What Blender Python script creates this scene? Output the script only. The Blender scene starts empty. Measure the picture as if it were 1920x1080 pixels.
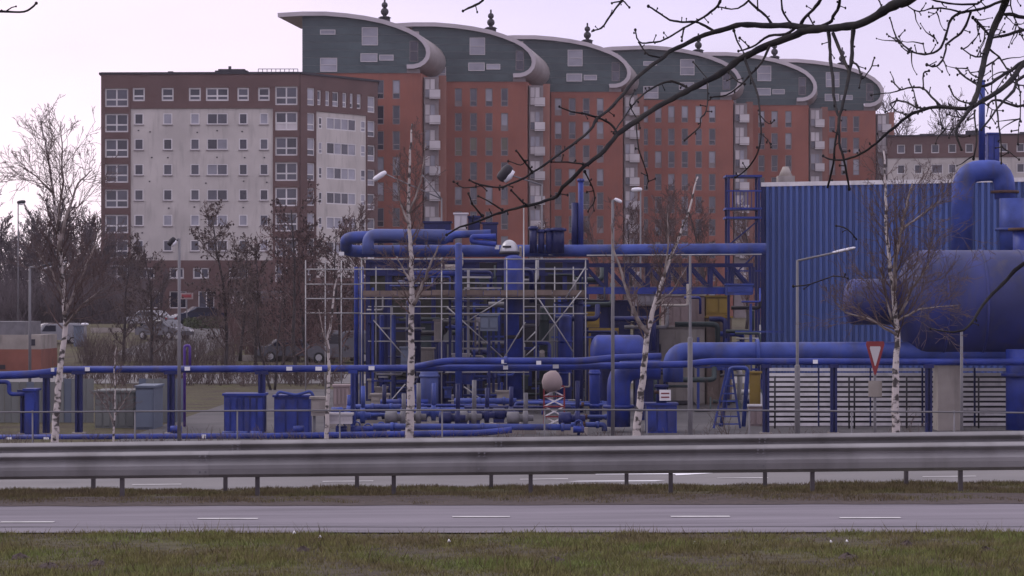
import bpy, math, random
import numpy as np
from mathutils import Vector, Matrix
R = math.radians
SC = bpy.context.scene
COL = SC.collection
rnd = random.Random(7)

# ---------------------------------------------------------------- camera, sky, sun, exposure
F, HZ, CZ = 4780.0, 575.0, 2.0          # focal length in photo pixels, horizon row, eye height
cam = bpy.data.cameras.new('camera'); cam_o = bpy.data.objects.new('camera', cam); COL.objects.link(cam_o)
cam.sensor_width = 36; cam.lens = F / 1920 * 36
cam.shift_y = (HZ - 540) / 1920
cam.clip_start = 0.5; cam.clip_end = 6000
cam_o.location = (0, 0, CZ); cam_o.rotation_euler = (R(90), 0, 0)
SC.camera = cam_o

SUN_EL, SUN_AZ = R(38), R(-70)          # azimuth measured from +Y towards +X
world = bpy.data.worlds.new('World'); SC.world = world; world.use_nodes = True
nt = world.node_tree; N = nt.nodes; Lk = nt.links
for n in list(N): N.remove(n)
wo = N.new('ShaderNodeOutputWorld'); bg = N.new('ShaderNodeBackground'); Lk.new(bg.outputs[0], wo.inputs[0])
sky = N.new('ShaderNodeTexSky'); sky.sky_type = 'NISHITA'; sky.sun_disc = False
sky.sun_elevation = SUN_EL; sky.sun_rotation = SUN_AZ
tc = N.new('ShaderNodeTexCoord'); sep = N.new('ShaderNodeSeparateXYZ'); Lk.new(tc.outputs['Generated'], sep.inputs[0])
ramp = N.new('ShaderNodeValToRGB'); Lk.new(sep.outputs['Z'], ramp.inputs[0])
cr = ramp.color_ramp
cr.elements[0].position = 0.0; cr.elements[0].color = (0.86, 0.755, 0.91, 1)
cr.elements[1].position = 0.13; cr.elements[1].color = (0.665, 0.585, 0.82, 1)
e = cr.elements.new(1.0); e.color = (0.98, 0.92, 1.05, 1)
# veil of brighter cloud towards the hidden sun
dot = N.new('ShaderNodeVectorMath'); dot.operation = 'DOT_PRODUCT'
dot.inputs[1].default_value = (math.sin(R(-28)) * math.cos(R(6)), math.cos(R(-28)) * math.cos(R(6)), math.sin(R(6)))
Lk.new(tc.outputs['Generated'], dot.inputs[0])
mr = N.new('ShaderNodeMapRange'); mr.inputs[1].default_value = 0.86; mr.inputs[2].default_value = 1.0
mr.interpolation_type = 'SMOOTHSTEP'
Lk.new(dot.outputs['Value'], mr.inputs[0])
glow = N.new('ShaderNodeMix'); glow.data_type = 'RGBA'; glow.blend_type = 'ADD'; glow.inputs[0].default_value = 1
Lk.new(ramp.outputs[0], glow.inputs[6])
gcol = N.new('ShaderNodeMix'); gcol.data_type = 'RGBA'; gcol.inputs[6].default_value = (0, 0, 0, 1); gcol.inputs[7].default_value = (0.40, 0.31, 0.18, 1)
Lk.new(mr.outputs[0], gcol.inputs[0]); Lk.new(gcol.outputs[2], glow.inputs[7])
cn = N.new('ShaderNodeTexNoise'); cn.inputs['Scale'].default_value = 3.5; cn.inputs['Detail'].default_value = 5
cmap = N.new('ShaderNodeMapping'); cmap.inputs['Scale'].default_value = (1, 1, 3.5); Lk.new(tc.outputs['Generated'], cmap.inputs[0]); Lk.new(cmap.outputs[0], cn.inputs[0])
cmr = N.new('ShaderNodeMapRange'); cmr.inputs[1].default_value = 0.3; cmr.inputs[2].default_value = 0.7; cmr.inputs[3].default_value = 10.8; cmr.inputs[4].default_value = 13.4
Lk.new(cn.outputs[0], cmr.inputs[0])
sc_ = N.new('ShaderNodeVectorMath'); sc_.operation = 'SCALE'; Lk.new(glow.outputs[2], sc_.inputs[0]); Lk.new(cmr.outputs[0], sc_.inputs[3])
mixs = N.new('ShaderNodeMix'); mixs.data_type = 'RGBA'; mixs.inputs[0].default_value = 0.93
Lk.new(sky.outputs[0], mixs.inputs[6]); Lk.new(sc_.outputs[0], mixs.inputs[7])
Lk.new(mixs.outputs[2], bg.inputs[0]); bg.inputs[1].default_value = 0.1

sun = bpy.data.lights.new('sun', 'SUN'); sun.energy = 0.7; sun.angle = R(18); sun.color = (1.0, 0.93, 0.9)
sun_o = bpy.data.objects.new('sun', sun); COL.objects.link(sun_o)
sd = Vector((math.sin(SUN_AZ) * math.cos(SUN_EL), math.cos(SUN_AZ) * math.cos(SUN_EL), math.sin(SUN_EL)))
sun_o.rotation_euler = sd.to_track_quat('Z', 'Y').to_euler(); sun_o.location = sd * 50
vs = SC.view_settings; vs.view_transform = 'Standard'; vs.look = 'None'; vs.gamma = 1; vs.use_curve_mapping = False; vs.exposure = 0.0

# ---------------------------------------------------------------- helpers
def W(px, py, D):                       # photo pixel + distance -> point in the place
    return Vector(((px - 960) / F * D, D, CZ + (HZ - py) / F * D))
def S(D): return F / D                  # photo pixels per metre at a distance
def zy(py, D): return CZ + (HZ - py) / F * D
def sstep(a, b, x):
    t = min(1, max(0, (x - a) / (b - a))); return t * t * (3 - 2 * t)
PROF = [(0, 0.15), (17, 0.03), (22, 0), (26, 0), (27, -.01), (29.4, -.08), (30.4, -.25), (38, -.27), (40, -.6), (50, -1.9), (56, -2), (124, -2), (150, -1.2), (205, .55), (300, .6), (6000, .6)]
def gz(x, y):
    z = PROF[-1][1]
    for (a, za), (b, zb) in zip(PROF, PROF[1:]):
        if a <= y <= b: z = za + (zb - za) * (y - a) / (b - a); break
    return z + 0.0083 * max(-9, min(9, x)) * (1 - sstep(42, 70, y))

WL = {}                                 # world location of each parent
class MB:
    def __init__(s): s.v = []; s.f = []; s.sm = []
    def face(s, pts, sm=False):
        b = len(s.v); s.v += [tuple(p) for p in pts]; s.f.append(tuple(range(b, b + len(pts)))); s.sm.append(sm)
    def hexa(s, c):
        b = len(s.v); s.v += [tuple(p) for p in c]
        for q in ((0, 3, 2, 1), (4, 5, 6, 7), (0, 1, 5, 4), (1, 2, 6, 5), (2, 3, 7, 6), (3, 0, 4, 7)):
            s.f.append(tuple(b + i for i in q)); s.sm.append(False)
    def box(s, x0, x1, y0, y1, z0, z1):
        s.hexa([(x0, y0, z0), (x1, y0, z0), (x1, y1, z0), (x0, y1, z0), (x0, y0, z1), (x1, y0, z1), (x1, y1, z1), (x0, y1, z1)])
    def bar(s, a, b, w, h=None):        # rectangular bar between two points
        h = h or w; a = Vector(a); b = Vector(b); d = (b - a).normalized()
        u = d.cross(Vector((0, 0, 1)))
        if u.length < .01: u = d.cross(Vector((0, 1, 0)))
        u.normalize(); t = u.cross(d).normalized(); u = u * w / 2; t = t * h / 2
        s.hexa([a - u - t, a + u - t, a + u + t, a - u + t, b - u - t, b + u - t, b + u + t, b - u + t])
    def tube(s, pts, r, n=8, cap=True, sm=True):
        pts = [Vector(p) for p in pts]; m = len(pts)
        if not hasattr(r, '__len__'): r = [r] * m
        base = len(s.v); up = None
        for i in range(m):
            d = pts[min(i + 1, m - 1)] - pts[max(i - 1, 0)]
            if d.length < 1e-9: d = Vector((0, 0, 1))
            d.normalize()
            if up is None:
                up = Vector((0, 0, 1)) if abs(d.z) < .9 else Vector((1, 0, 0))
            up = up - d * up.dot(d)
            if up.length < 1e-6: up = d.orthogonal()
            up.normalize(); sd_ = d.cross(up)
            for k in range(n):
                a = 2 * math.pi * k / n; q = pts[i] + (up * math.cos(a) + sd_ * math.sin(a)) * r[i]
                s.v.append((q.x, q.y, q.z))
        for i in range(m - 1):
            for k in range(n):
                a = base + i * n + k; b = base + i * n + (k + 1) % n
                s.f.append((a, b, b + n, a + n)); s.sm.append(sm)
        if cap:
            s.f.append(tuple(base + k for k in range(n))[::-1]); s.f.append(tuple(base + (m - 1) * n + k for k in range(n))); s.sm += [False, False]
    def lathe(s, p, axis, prof, n=20):  # prof: (distance along axis, radius)
        ax = Vector(axis).normalized()
        s.tube([Vector(p) + ax * t for t, _ in prof], [max(q, .001) for _, q in prof], n)
    def ball(s, c, r, n=8, m=5, sz=1):
        c = Vector(c)
        s.tube([c + Vector((0, 0, -math.cos(math.pi * i / m) * r * sz)) for i in range(m + 1)], [max(.002 * r, math.sin(math.pi * i / m) * r) for i in range(m + 1)], n, cap=False)
    def prism(s, poly, y0, y1, dx=0):   # polygon in x,z extruded in y (with a drift in x)
        n = len(poly); b = len(s.v)
        s.v += [(x, y0, z) for x, z in poly] + [(x + dx, y1, z) for x, z in poly]
        s.f.append(tuple(b + i for i in range(n))); s.f.append(tuple(b + n + i for i in range(n))[::-1]); s.sm += [False, False]
        for i in range(n):
            j = (i + 1) % n; s.f.append((b + j, b + i, b + n + i, b + n + j)); s.sm.append(False)
    def mesh(s, name, m, off=(0, 0, 0)):
        me = bpy.data.meshes.new(name)
        v = np.array(s.v, dtype=np.float64) - np.array(off)
        me.from_pydata(v.tolist(), [], s.f); me.polygons.foreach_set('use_smooth', s.sm)
        me.materials.append(m); me.update(); return me
    def build(s, name, m, parent=None, origin=None):
        off = WL[parent.name] if parent is not None else (origin or (0, 0, 0))
        o = bpy.data.objects.new(name, s.mesh(name, m, off)); COL.objects.link(o)
        if parent is not None: o.parent = parent
        elif origin is not None: o.location = origin
        WL[o.name] = tuple(off); return o
def tag(o, label=None, cat=None, group=None, kind=None):
    if label: o['label'] = label
    if cat: o['category'] = cat
    if group: o['group'] = group
    if kind: o['kind'] = kind
    return o
def thing(name, label, cat, loc, group=None):
    o = bpy.data.objects.new(name, None); o.empty_display_size = .3; COL.objects.link(o)
    o.location = loc; WL[o.name] = tuple(loc); return tag(o, label, cat, group)
def inst(name, me, parent, wloc, rz=0, label=None):
    o = bpy.data.objects.new(name, me); COL.objects.link(o); o.parent = parent
    p = WL[parent.name]; o.location = (wloc[0] - p[0], wloc[1] - p[1], wloc[2] - p[2]); o.rotation_euler = (0, 0, rz)
    WL[o.name] = tuple(wloc)
    if label: o['label'] = label
    return o
def copy_thing(src, loc, rz=0, sc=1, label=None):
    c = src.copy(); COL.objects.link(c); c.location = loc; c.rotation_euler = (0, 0, rz)
    c.scale = sc if hasattr(sc, '__len__') else (sc, sc, sc)
    if label: c['label'] = label
    for ch in list(src.children):
        k = ch.copy(); COL.objects.link(k); k.parent = c
        for g in list(ch.children):
            h = g.copy(); COL.objects.link(h); h.parent = k
    WL[c.name] = tuple(loc); return c

# ---------------------------------------------------------------- materials
def mat(name, c, rough=.7, var=.18, scale=1.5, metal=0, bump=0, c2=None, stretch=(1, 1, 1), spec=.4, lo=.3, hi=.7, det=5, grime=0):
    m = bpy.data.materials.new(name); m.use_nodes = True; t = m.node_tree; n = t.nodes; l = t.links
    b = n['Principled BSDF']; b.inputs['Roughness'].default_value = rough; b.inputs['Metallic'].default_value = metal
    b.inputs['Specular IOR Level'].default_value = spec
    co = n.new('ShaderNodeTexCoord'); oi = n.new('ShaderNodeObjectInfo')
    mp = n.new('ShaderNodeMapping'); mp.inputs['Scale'].default_value = stretch
    add = n.new('ShaderNodeVectorMath'); add.operation = 'ADD'
    mul = n.new('ShaderNodeMath'); mul.operation = 'MULTIPLY'; mul.inputs[1].default_value = 37.0
    l.new(oi.outputs['Random'], mul.inputs[0]); l.new(co.outputs['Object'], add.inputs[0]); l.new(mul.outputs[0], add.inputs[1]); l.new(add.outputs[0], mp.inputs[0])
    ns = n.new('ShaderNodeTexNoise'); ns.inputs['Scale'].default_value = scale; ns.inputs['Detail'].default_value = det; l.new(mp.outputs[0], ns.inputs[0])
    rg = n.new('ShaderNodeMapRange'); rg.inputs[1].default_value = lo; rg.inputs[2].default_value = hi; l.new(ns.outputs[0], rg.inputs[0])
    mx = n.new('ShaderNodeMix'); mx.data_type = 'RGBA'
    if c2 is None:
        a = tuple(x * (1 - var) for x in c); d = tuple(min(1, x * (1 + var)) for x in c)
    else: a, d = c, c2
    mx.inputs[6].default_value = (*a, 1); mx.inputs[7].default_value = (*d, 1); l.new(rg.outputs[0], mx.inputs[0])
    tn = n.new('ShaderNodeMapRange'); tn.inputs[3].default_value = .90; tn.inputs[4].default_value = 1.10; l.new(oi.outputs['Random'], tn.inputs[0])
    tv = n.new('ShaderNodeVectorMath'); tv.operation = 'SCALE'; l.new(mx.outputs[2], tv.inputs[0]); l.new(tn.outputs[0], tv.inputs[3])
    out = tv.outputs[0]
    if grime:                           # rain streaks and dirt with a shape of their own
        g = n.new('ShaderNodeTexNoise'); g.inputs['Scale'].default_value = 1.1; g.inputs['Detail'].default_value = 6
        gm = n.new('ShaderNodeMapping'); gm.inputs['Scale'].default_value = (2.2, 2.2, .35); l.new(add.outputs[0], gm.inputs[0]); l.new(gm.outputs[0], g.inputs[0])
        gr = n.new('ShaderNodeMapRange'); gr.inputs[1].default_value = .52; gr.inputs[2].default_value = .75; gr.inputs[4].default_value = grime; l.new(g.outputs[0], gr.inputs[0])
        gx = n.new('ShaderNodeMix'); gx.data_type = 'RGBA'; gx.inputs[7].default_value = (.07, .06, .055, 1); l.new(gr.outputs[0], gx.inputs[0]); l.new(out, gx.inputs[6]); out = gx.outputs[2]
    l.new(out, b.inputs['Base Color'])
    if bump:
        bp = n.new('ShaderNodeBump'); bp.inputs['Strength'].default_value = bump; bp.inputs['Distance'].default_value = .03
        l.new(ns.outputs[0], bp.inputs['Height']); l.new(bp.outputs[0], b.inputs['Normal'])
    return m
M = {}
M['blue'] = mat('blue_paint', (.016, .034, .21), .5, .42, 1.6, grime=.5)
M['blue_mid'] = mat('weathered_blue_paint', (.032, .058, .245), .55, .42, 1.3, grime=.55)
M['blue_dark'] = mat('navy_paint', (.009, .014, .085), .5, .3, 1)
M['blue_pale'] = mat('faded_blue_paint', (.062, .088, .25), .5, .25, .6, grime=.4)
M['tank'] = mat('tank_blue_paint', (.022, .030, .135), .55, .45, .9, grime=.6, stretch=(1, 1, .6))
M['clad'] = mat('blue_cladding', (.066, .114, .315), .45, .15, .6, grime=.25)
M['galv'] = mat('galvanised_steel', (.42, .42, .43), .42, .14, 3, metal=.6, grime=.35)
M['rail_steel'] = mat('guard_rail_steel', (.24, .232, .232), .72, .14, 2.2, metal=.08, grime=.4)
M['lamp_post'] = mat('grey_post_paint', (.165, .16, .17), .6, .12, 2, grime=.3)
M['galv_dk'] = mat('dull_steel', (.17, .165, .175), .6, .2, 3, metal=.2)
M['scaf'] = mat('scaffold_tube', (.34, .335, .33), .5, .2, 1.2, metal=.2, grime=.4)
M['white'] = mat('white_paint', (.78, .78, .78), .5, .05)
M['offwhite'] = mat('cream_slat', (.80, .77, .76), .6, .12, 2, grime=.3)
M['asphalt'] = mat('asphalt', (.165, .150, .168), .88, .22, 1.6, bump=.25, det=14, grime=0, stretch=(.25, 2.2, 1))
M['asphalt_far'] = mat('road_asphalt', (.19, .18, .175), .85, .15, .7, det=10)
M['post_dk'] = mat('dark_guard_post', (.075, .065, .068), .75, .3, 5)
M['rust'] = mat('rusty_flange', (.085, .045, .032), .8, .4, 6)
M['line'] = mat('road_paint', (.55, .54, .52), .7, .25, 4)
M['patch'] = mat('tar_seam', (.05, .048, .05), .6, .3, 6)
M['white_wall'] = mat('pale_brick', (.51, .475, .445), .85, .12, .35, grime=.28)
M['brown_wall'] = mat('brown_brick', (.125, .075, .068), .85, .16, .35)
M['red_wall'] = mat('red_brick', (.266, .100, .070), .85, .17, .25, grime=.18)
M['red_wall2'] = mat('light_red_brick', (.26, .125, .095), .85, .17, .25)
M['slate'] = mat('slate_cladding', (.052, .076, .080), .55, .2, .5)
M['zinc'] = mat('zinc_roof', (.30, .265, .26), .55, .14, .5, metal=.1, grime=.25)
M['zinc_edge'] = mat('roof_edge', (.44, .40, .42), .55, .1, .5)
M['frame'] = mat('window_frame', (.60, .58, .58), .5, .05)
M['frame_dk'] = mat('grey_frame', (.22, .19, .19), .5, .1)
M['glass_dk'] = mat('dark_glass', (.022, .022, .034), .12, .4, .25, spec=.6)
M['glass_md'] = mat('grey_glass', (.060, .060, .080), .15, .4, .3, spec=.6)
M['glass_lt'] = mat('curtained_glass', (.27, .27, .31), .25, .25, .4, spec=.5)
M['glass_gr'] = mat('blind_glass', (.13, .12, .075), .25, .25, .4, spec=.5)
M['panel_lt'] = mat('white_panel', (.50, .47, .48), .5, .15, .4)
M['stone'] = mat('concrete', (.30, .27, .24), .85, .2, 1.2, bump=.1, grime=.5)
M['black'] = mat('dark_metal', (.022, .020, .026), .6, .2)
M['bark_birch'] = mat('birch_bark', (.06, .052, .05), .85, 0, 7, c2=(.50, .45, .43), stretch=(1.0, 1.0, 1.5), lo=.40, hi=.50, det=4)
M['bark_limb'] = mat('birch_limb', (.13, .105, .095), .85, 0, 5, c2=(.30, .255, .235), lo=.35, hi=.6)
M['twig_birch'] = mat('birch_twig', (.115, .080, .075), .9, .25, 2)
M['bark'] = mat('dark_bark', (.045, .037, .036), .9, .35, 2)
M['twig'] = mat('brown_twig', (.105, .078, .070), .9, .3, .4)
M['twig_red'] = mat('reddish_twig', (.115, .070, .064), .9, .3, .4)
M['twig_far'] = mat('far_twig', (.105, .084, .088), .9, .3, .15)
M['cone'] = mat('alder_cone', (.055, .040, .038), .9, .3, 2)
M['bark_near'] = mat('near_bark', (.007, .006, .009), .9, 0, 14, c2=(.030, .025, .020), lo=.4, hi=.75)
M['yellow'] = mat('ochre_paint', (.25, .17, .035), .6, .2, 1)
M['redw'] = mat('red_paint', (.24, .035, .04), .5, .15, 2)
M['pinkish'] = mat('pale_pink_paint', (.27, .21, .20), .6, .15, 1)
M['greygreen'] = mat('grey_green_panel', (.150, .158, .150), .7, .12, .8, grime=.35)
M['greyblue'] = mat('grey_blue_panel', (.118, .142, .185), .65, .12, .8, grime=.2)
M['dark_green'] = mat('dark_green_paint', (.030, .045, .045), .6, .3, .8)
M['olive'] = mat('dark_olive_panel', (.034, .034, .024), .7, .35, 1.5)
M['orange'] = mat('orange_brick', (.23, .088, .062), .8, .2, .8)
M['deck'] = mat('scaffold_board', (.17, .13, .105), .85, .25, 2)
M['car_dark'] = mat('dark_car_paint', (.018, .022, .045), .25, .1, spec=.6)
M['car_grey'] = mat('grey_car_paint', (.10, .10, .115), .25, .1, spec=.6)
M['car_white'] = mat('white_car_paint', (.25, .25, .27), .3, .05, spec=.6)
M['tyre'] = mat('tyre_rubber', (.02, .02, .02), .8, .1)
M['purple'] = mat('violet_paint', (.10, .045, .26), .5, .15)
M['hedge'] = mat('low_evergreen', (.045, .055, .025), .9, .4, 2)
lamp_m = mat('lamp_glass', (.75, .74, .78), .3, .05)

# ground material: patchy turf with moss and bare earth
def ground_mat(name, cols, s1, s2, bump=.6):
    m = bpy.data.materials.new(name); m.use_nodes = True; t = m.node_tree; n = t.nodes; l = t.links; b = n['Principled BSDF']
    b.inputs['Roughness'].default_value = .95; b.inputs['Specular IOR Level'].default_value = .1
    co = n.new('ShaderNodeTexCoord')
    a = n.new('ShaderNodeTexNoise'); a.inputs['Scale'].default_value = s1; a.inputs['Detail'].default_value = 8; a.inputs['Roughness'].default_value = .65; l.new(co.outputs['Object'], a.inputs[0])
    c = n.new('ShaderNodeTexNoise'); c.inputs['Scale'].default_value = s2; c.inputs['Detail'].default_value = 6; l.new(co.outputs['Object'], c.inputs[0])
    r = n.new('ShaderNodeValToRGB'); l.new(a.outputs[0], r.inputs[0]); e = r.color_ramp.elements
    e[0].position = .36; e[0].color = (*cols[0], 1); e[1].position = .66; e[1].color = (*cols[2], 1); k = e.new(.48); k.color = (*cols[1], 1)
    mx = n.new('ShaderNodeMix'); mx.data_type = 'RGBA'; mx.blend_type = 'MULTIPLY'; mx.inputs[0].default_value = 1
    r2 = n.new('ShaderNodeMapRange'); r2.inputs[1].default_value = .3; r2.inputs[2].default_value = .7; r2.inputs[3].default_value = .65; r2.inputs[4].default_value = 1.2; l.new(c.outputs[0], r2.inputs[0])
    l.new(r.outputs[0], mx.inputs[6]); l.new(r2.outputs[0], mx.inputs[7]); l.new(mx.outputs[2], b.inputs['Base Color'])
    bp = n.new('ShaderNodeBump'); bp.inputs['Strength'].default_value = bump; bp.inputs['Distance'].default_value = .06; l.new(c.outputs[0], bp.inputs['Height']); l.new(bp.outputs[0], b.inputs['Normal'])
    return m
M['ground'] = ground_mat('turf_soil', ((.070, .057, .046), (.090, .077, .052), (.104, .103, .050)), .55, 6)
M['blade'] = ground_mat('grass_blade', ((.178, .145, .082), (.205, .192, .076), (.182, .225, .070)), .8, 5, 0)
M['blade_dry'] = ground_mat('dry_grass_blade', ((.135, .105, .070), (.155, .125, .070), (.150, .145, .062)), 1.1, 7, 0)
M['soil'] = mat('bare_soil', (.062, .046, .040), .95, .35, 12, bump=.5)
M['yard'] = mat('yard_paving', (.085, .08, .08), .9, .25, .5)

# ---------------------------------------------------------------- the ground, the cycle path, the road
mb = MB()
ys = sorted(set([p[0] for p in PROF if p[0] < 5900] + [2, 10, 14, 19, 24, 32, 35, 42, 44, 46, 48, 70, 62, 90, 110, 165, 180, 195, 240, 400, 700, 1500]))
us = [-1, -.5, -.25, -.14, -.09, -.06, -.03, 0, .03, .06, .09, .14, .25, .5, 1]
rows = []
for y in ys:
    hw = 30 + y * .75
    rows.append([(u * hw, y, gz(u * hw, y)) for u in us])
for a, b in zip(rows, rows[1:]):
    for i in range(len(us) - 1): mb.face([a[i], a[i + 1], b[i + 1], b[i]])
tag(mb.build('ground', M['ground']), kind='structure')

def strip(name, m, near, far, x0, x1, dz, nseg=40):
    mb = MB(); pr = None
    for i in range(nseg + 1):
        x = x0 + (x1 - x0) * i / nseg; a, b = near(x), far(x); cur = []
        for k in range(7):
            y = a + (b - a) * k / 6; cur.append((x, y, gz(x, y) + dz))
        if pr:
            for k in range(6): mb.face([pr[k], cur[k], cur[k + 1], pr[k + 1]])
        pr = cur
    return tag(mb.build(name, m), kind='structure')
wob = lambda x: .035 * math.sin(x * 3.1) + .03 * math.sin(x * 7.3 + 1) + .02 * math.sin(x * 17)
pn = lambda x: 22.45 - .09 * x + .3 * wob(x)
pf = lambda x: 25.55 - .075 * x + .6 * wob(x + 40)
strip('cycle_path', M['asphalt'], pn, pf, -30, 30, .012, 160)
strip('path_seam', M['patch'], lambda x: 22.98 - .09 * x + .2 * wob(x * .4), lambda x: 23.02 - .09 * x + .2 * wob(x * .4) + .02 * max(0, math.sin(x * 2.3)), -30, 30, .017, 160)
strip('road', M['asphalt_far'], lambda x: 30.4, lambda x: 37.2, -60, 60, .012, 60)

def dash(px0, px1, py, zoff, base, wid, name, slope=-.085):
    D = 0
    xm = 0; z = 0
    for _ in range(12):
        D = (CZ - z) * F / (py - HZ); xm = ((px0 + px1) / 2 - 960) / F * D; z = gz(xm, D) + zoff
    h = (px1 - px0) / F * D / 2; m = MB(); n = 6
    for i in range(n):
        xa, xb = xm - h + 2 * h * i / n, xm - h + 2 * h * (i + 1) / n
        q = lambda x, w: (x, D + slope * (x - xm) + w, gz(x, D + slope * (x - xm) + w) + zoff)
        m.face([q(xa, -wid / 2), q(xb, -wid / 2), q(xb, wid / 2), q(xa, wid / 2)])
    return tag(m.build(name, M['line']), kind='structure')
for a, b, y in ((0, 102, 978.5), (370, 484, 972), (848, 956, 968.5), (1258, 1368, 968), (1575, 1688, 970.5), (-420, -310, 984), (1990, 2100, 973)):
    dash(a, b, y, .018, 0, .105, 'path_marking')
for a, b, y in ((248, 340, 908), (605, 700, 902), (975, 1065, 898), (1345, 1440, 896), (1730, 1830, 893)):
    dash(a, b, y, .018, 0, .11, 'road_marking', 0)
# turn arrow on the far lane
m_ = MB(); D0 = 34.0; xa = (1250 - 960) / F * D0
for poly in ([(-.95, -.08), (.1, -.16), (.1, .12), (-.95, .06)], [(.1, -.4), (.62, -.02), (.1, .34)]):
    m_.face([(xa + x, D0 + y, gz(xa + x, D0 + y) + .018) for x, y in poly])
tag(m_.build('road_arrow', M['white']), kind='structure')
m_ = MB(); xa = (1175 - 960) / F * 32.6
m_.face([(xa + x, 32.6 + y, gz(xa + x, 32.6 + y) + .018) for x, y in ((-.75, -.05), (.35, -.14), (.5, .05), (-.6, .06))])
tag(m_.build('road_marking', M['white']), kind='structure')

# grass blades (nobody could count them)
def blades(name, m, n, fx, fy, hmin, hmax, wid, seed):
    g = np.random.default_rng(seed)
    X = g.uniform(*fx, n * 2); T = g.uniform(0, 1, n * 2)
    Y = np.array([fy(x, t) for x, t in zip(X, T)])
    # clumps: keep more blades where a smooth field is high
    fld = np.sin(X * 2.1 + 1.3 * np.sin(Y * 1.7)) + np.sin(Y * 3.3 + X * 1.1) + .8 * np.sin(X * 6.7 + Y * 2) + .6 * np.sin(X * 13 - Y * 9)
    keep = g.uniform(0, 1, n * 2) < np.clip(.62 + .18 * fld, .15, 1)
    X, Y, fld = X[keep][:n], Y[keep][:n], fld[keep][:n]; n = len(X)
    Z = np.array([gz(x, y) for x, y in zip(X, Y)])
    h = g.uniform(hmin, hmax, n) * np.clip(1 + .22 * fld, .45, 1.7); a = g.uniform(0, math.tau, n); ln = g.uniform(.1, 1.0, n) * h
    w = wid * g.uniform(.6, 1.3, n); b = g.uniform(0, math.tau, n)
    P = np.empty((n, 3, 3))
    P[:, 0] = np.stack([X - np.cos(a) * w, Y - np.sin(a) * w, Z - .01], 1)
    P[:, 1] = np.stack([X + np.cos(a) * w, Y + np.sin(a) * w, Z - .01], 1)
    P[:, 2] = np.stack([X + np.cos(b) * ln, Y + np.sin(b) * ln, Z + h], 1)
    me = bpy.data.meshes.new(name); me.vertices.add(n * 3); me.vertices.foreach_set('co', P.reshape(-1))
    me.loops.add(n * 3); me.loops.foreach_set('vertex_index', np.arange(n * 3)); me.polygons.add(n)
    me.polygons.foreach_set('loop_start', np.arange(n) * 3); me.polygons.foreach_set('loop_total', np.full(n, 3))
    me.materials.append(m); me.update(calc_edges=True); me.validate()
    o = bpy.data.objects.new(name, me); COL.objects.link(o); return o
tag(blades('verge_grass', M['blade'], 150000, (-6.5, 6.5), lambda x, t: 17.2 + t * (pn(x) + .06 - 17.2), .012, .042, .006, 1), 'short patchy grass along the near edge of the cycle path', 'grass', kind='stuff')
tag(blades('berm_grass', M['blade_dry'], 90000, (-7, 7), lambda x, t: pf(x) + .30 + .9 * wob(x * 1.7 + 9) + .25 * math.sin(x * 5.1) * math.sin(x * 2.3) + t ** .8 * (29.4 - pf(x)), .015, .05, .006, 2), 'rough brownish grass growing round the guard rail posts', 'grass', kind='stuff')
tag(blades('bank_grass', M['blade_dry'], 30000, (-11, 11), lambda x, t: 37.3 + t * 9, .03, .12, .009, 3), 'rough grass on the bank behind the railing', 'grass', kind='stuff')
tag(strip('soil_edge', M['soil'], lambda x: pf(x) - .04, lambda x: pf(x) + 1.5, -12, 12, .016, 90), kind='structure')
tag(blades('tall_grass', M['blade_dry'], 5000, (-6.5, 6.5), lambda x, t: 17.4 + t * (pn(x) + .02 - 17.4), .05, .11, .005, 9), 'sparse longer grass stalks standing in the near verge', 'grass', kind='stuff')
# pale litter and dung-like clods lying in the grass
for px, py, c in ((552, 1005, 'white'), (600, 1013, 'white'), (842, 1021, 'white'), (1303, 1024, 'white'), (1558, 1023, 'white'), (1588, 1022, 'white')):
    D = 2 * F / (py - HZ); p = W(px, py, D); b_ = MB(); r = .011
    b_.tube([p + Vector((-r, 0, .02)), p + Vector((0, 0, .035)), p + Vector((r, .01, .022))], [.006, .014, .005], 5)
    tag(b_.build('litter_scrap', M['white']), 'small white scrap of litter in the near grass', 'litter', 'white scraps in the near grass')

gm = random.Random(8)
for px, py, w, l in ((38, 1042, 36, 'left most of three dark molehills in the near grass'), (92, 1062, 40, 'molehill at the lower left corner, middle of three'), (182, 1056, 34, 'molehill right of the corner pair'), (568, 1032, 26, 'small lone molehill below the second path dash'), (1040, 1058, 44, 'wide flat molehill below the middle of the path'), (1590, 1056, 40, 'molehill right of the pale scraps'), (1850, 1046, 40, 'molehill at the right edge of the near grass'), (1700, 1030, 20, 'small molehill near the path at the right')):
    D = 2 * F / (py - HZ); p = W(px, py, D); r = w / 2 / S(D); b_ = MB(); n = 14; g0_ = gz(p.x, D)
    rings = [(1.15, -.02), (1.0, .012), (.75, .04), (.4, .062), (.02, .07)]
    pr = None
    for k_, h_ in rings:
        cur = [(p.x + r * k_ * math.cos(t) * gm.uniform(.85, 1.12), D + r * 1.3 * k_ * math.sin(t) * gm.uniform(.85, 1.12), g0_ + h_ * .6 * gm.uniform(.6, 1.3)) for t in [i * math.tau / n for i in range(n)]]
        if pr:
            for i in range(n): b_.face([pr[i], pr[(i + 1) % n], cur[(i + 1) % n], cur[i]])
        pr = cur
    tag(b_.build('molehill', M['soil'], origin=(p.x, D, g0_)), l, 'molehill', 'molehills in the near grass')
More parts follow.
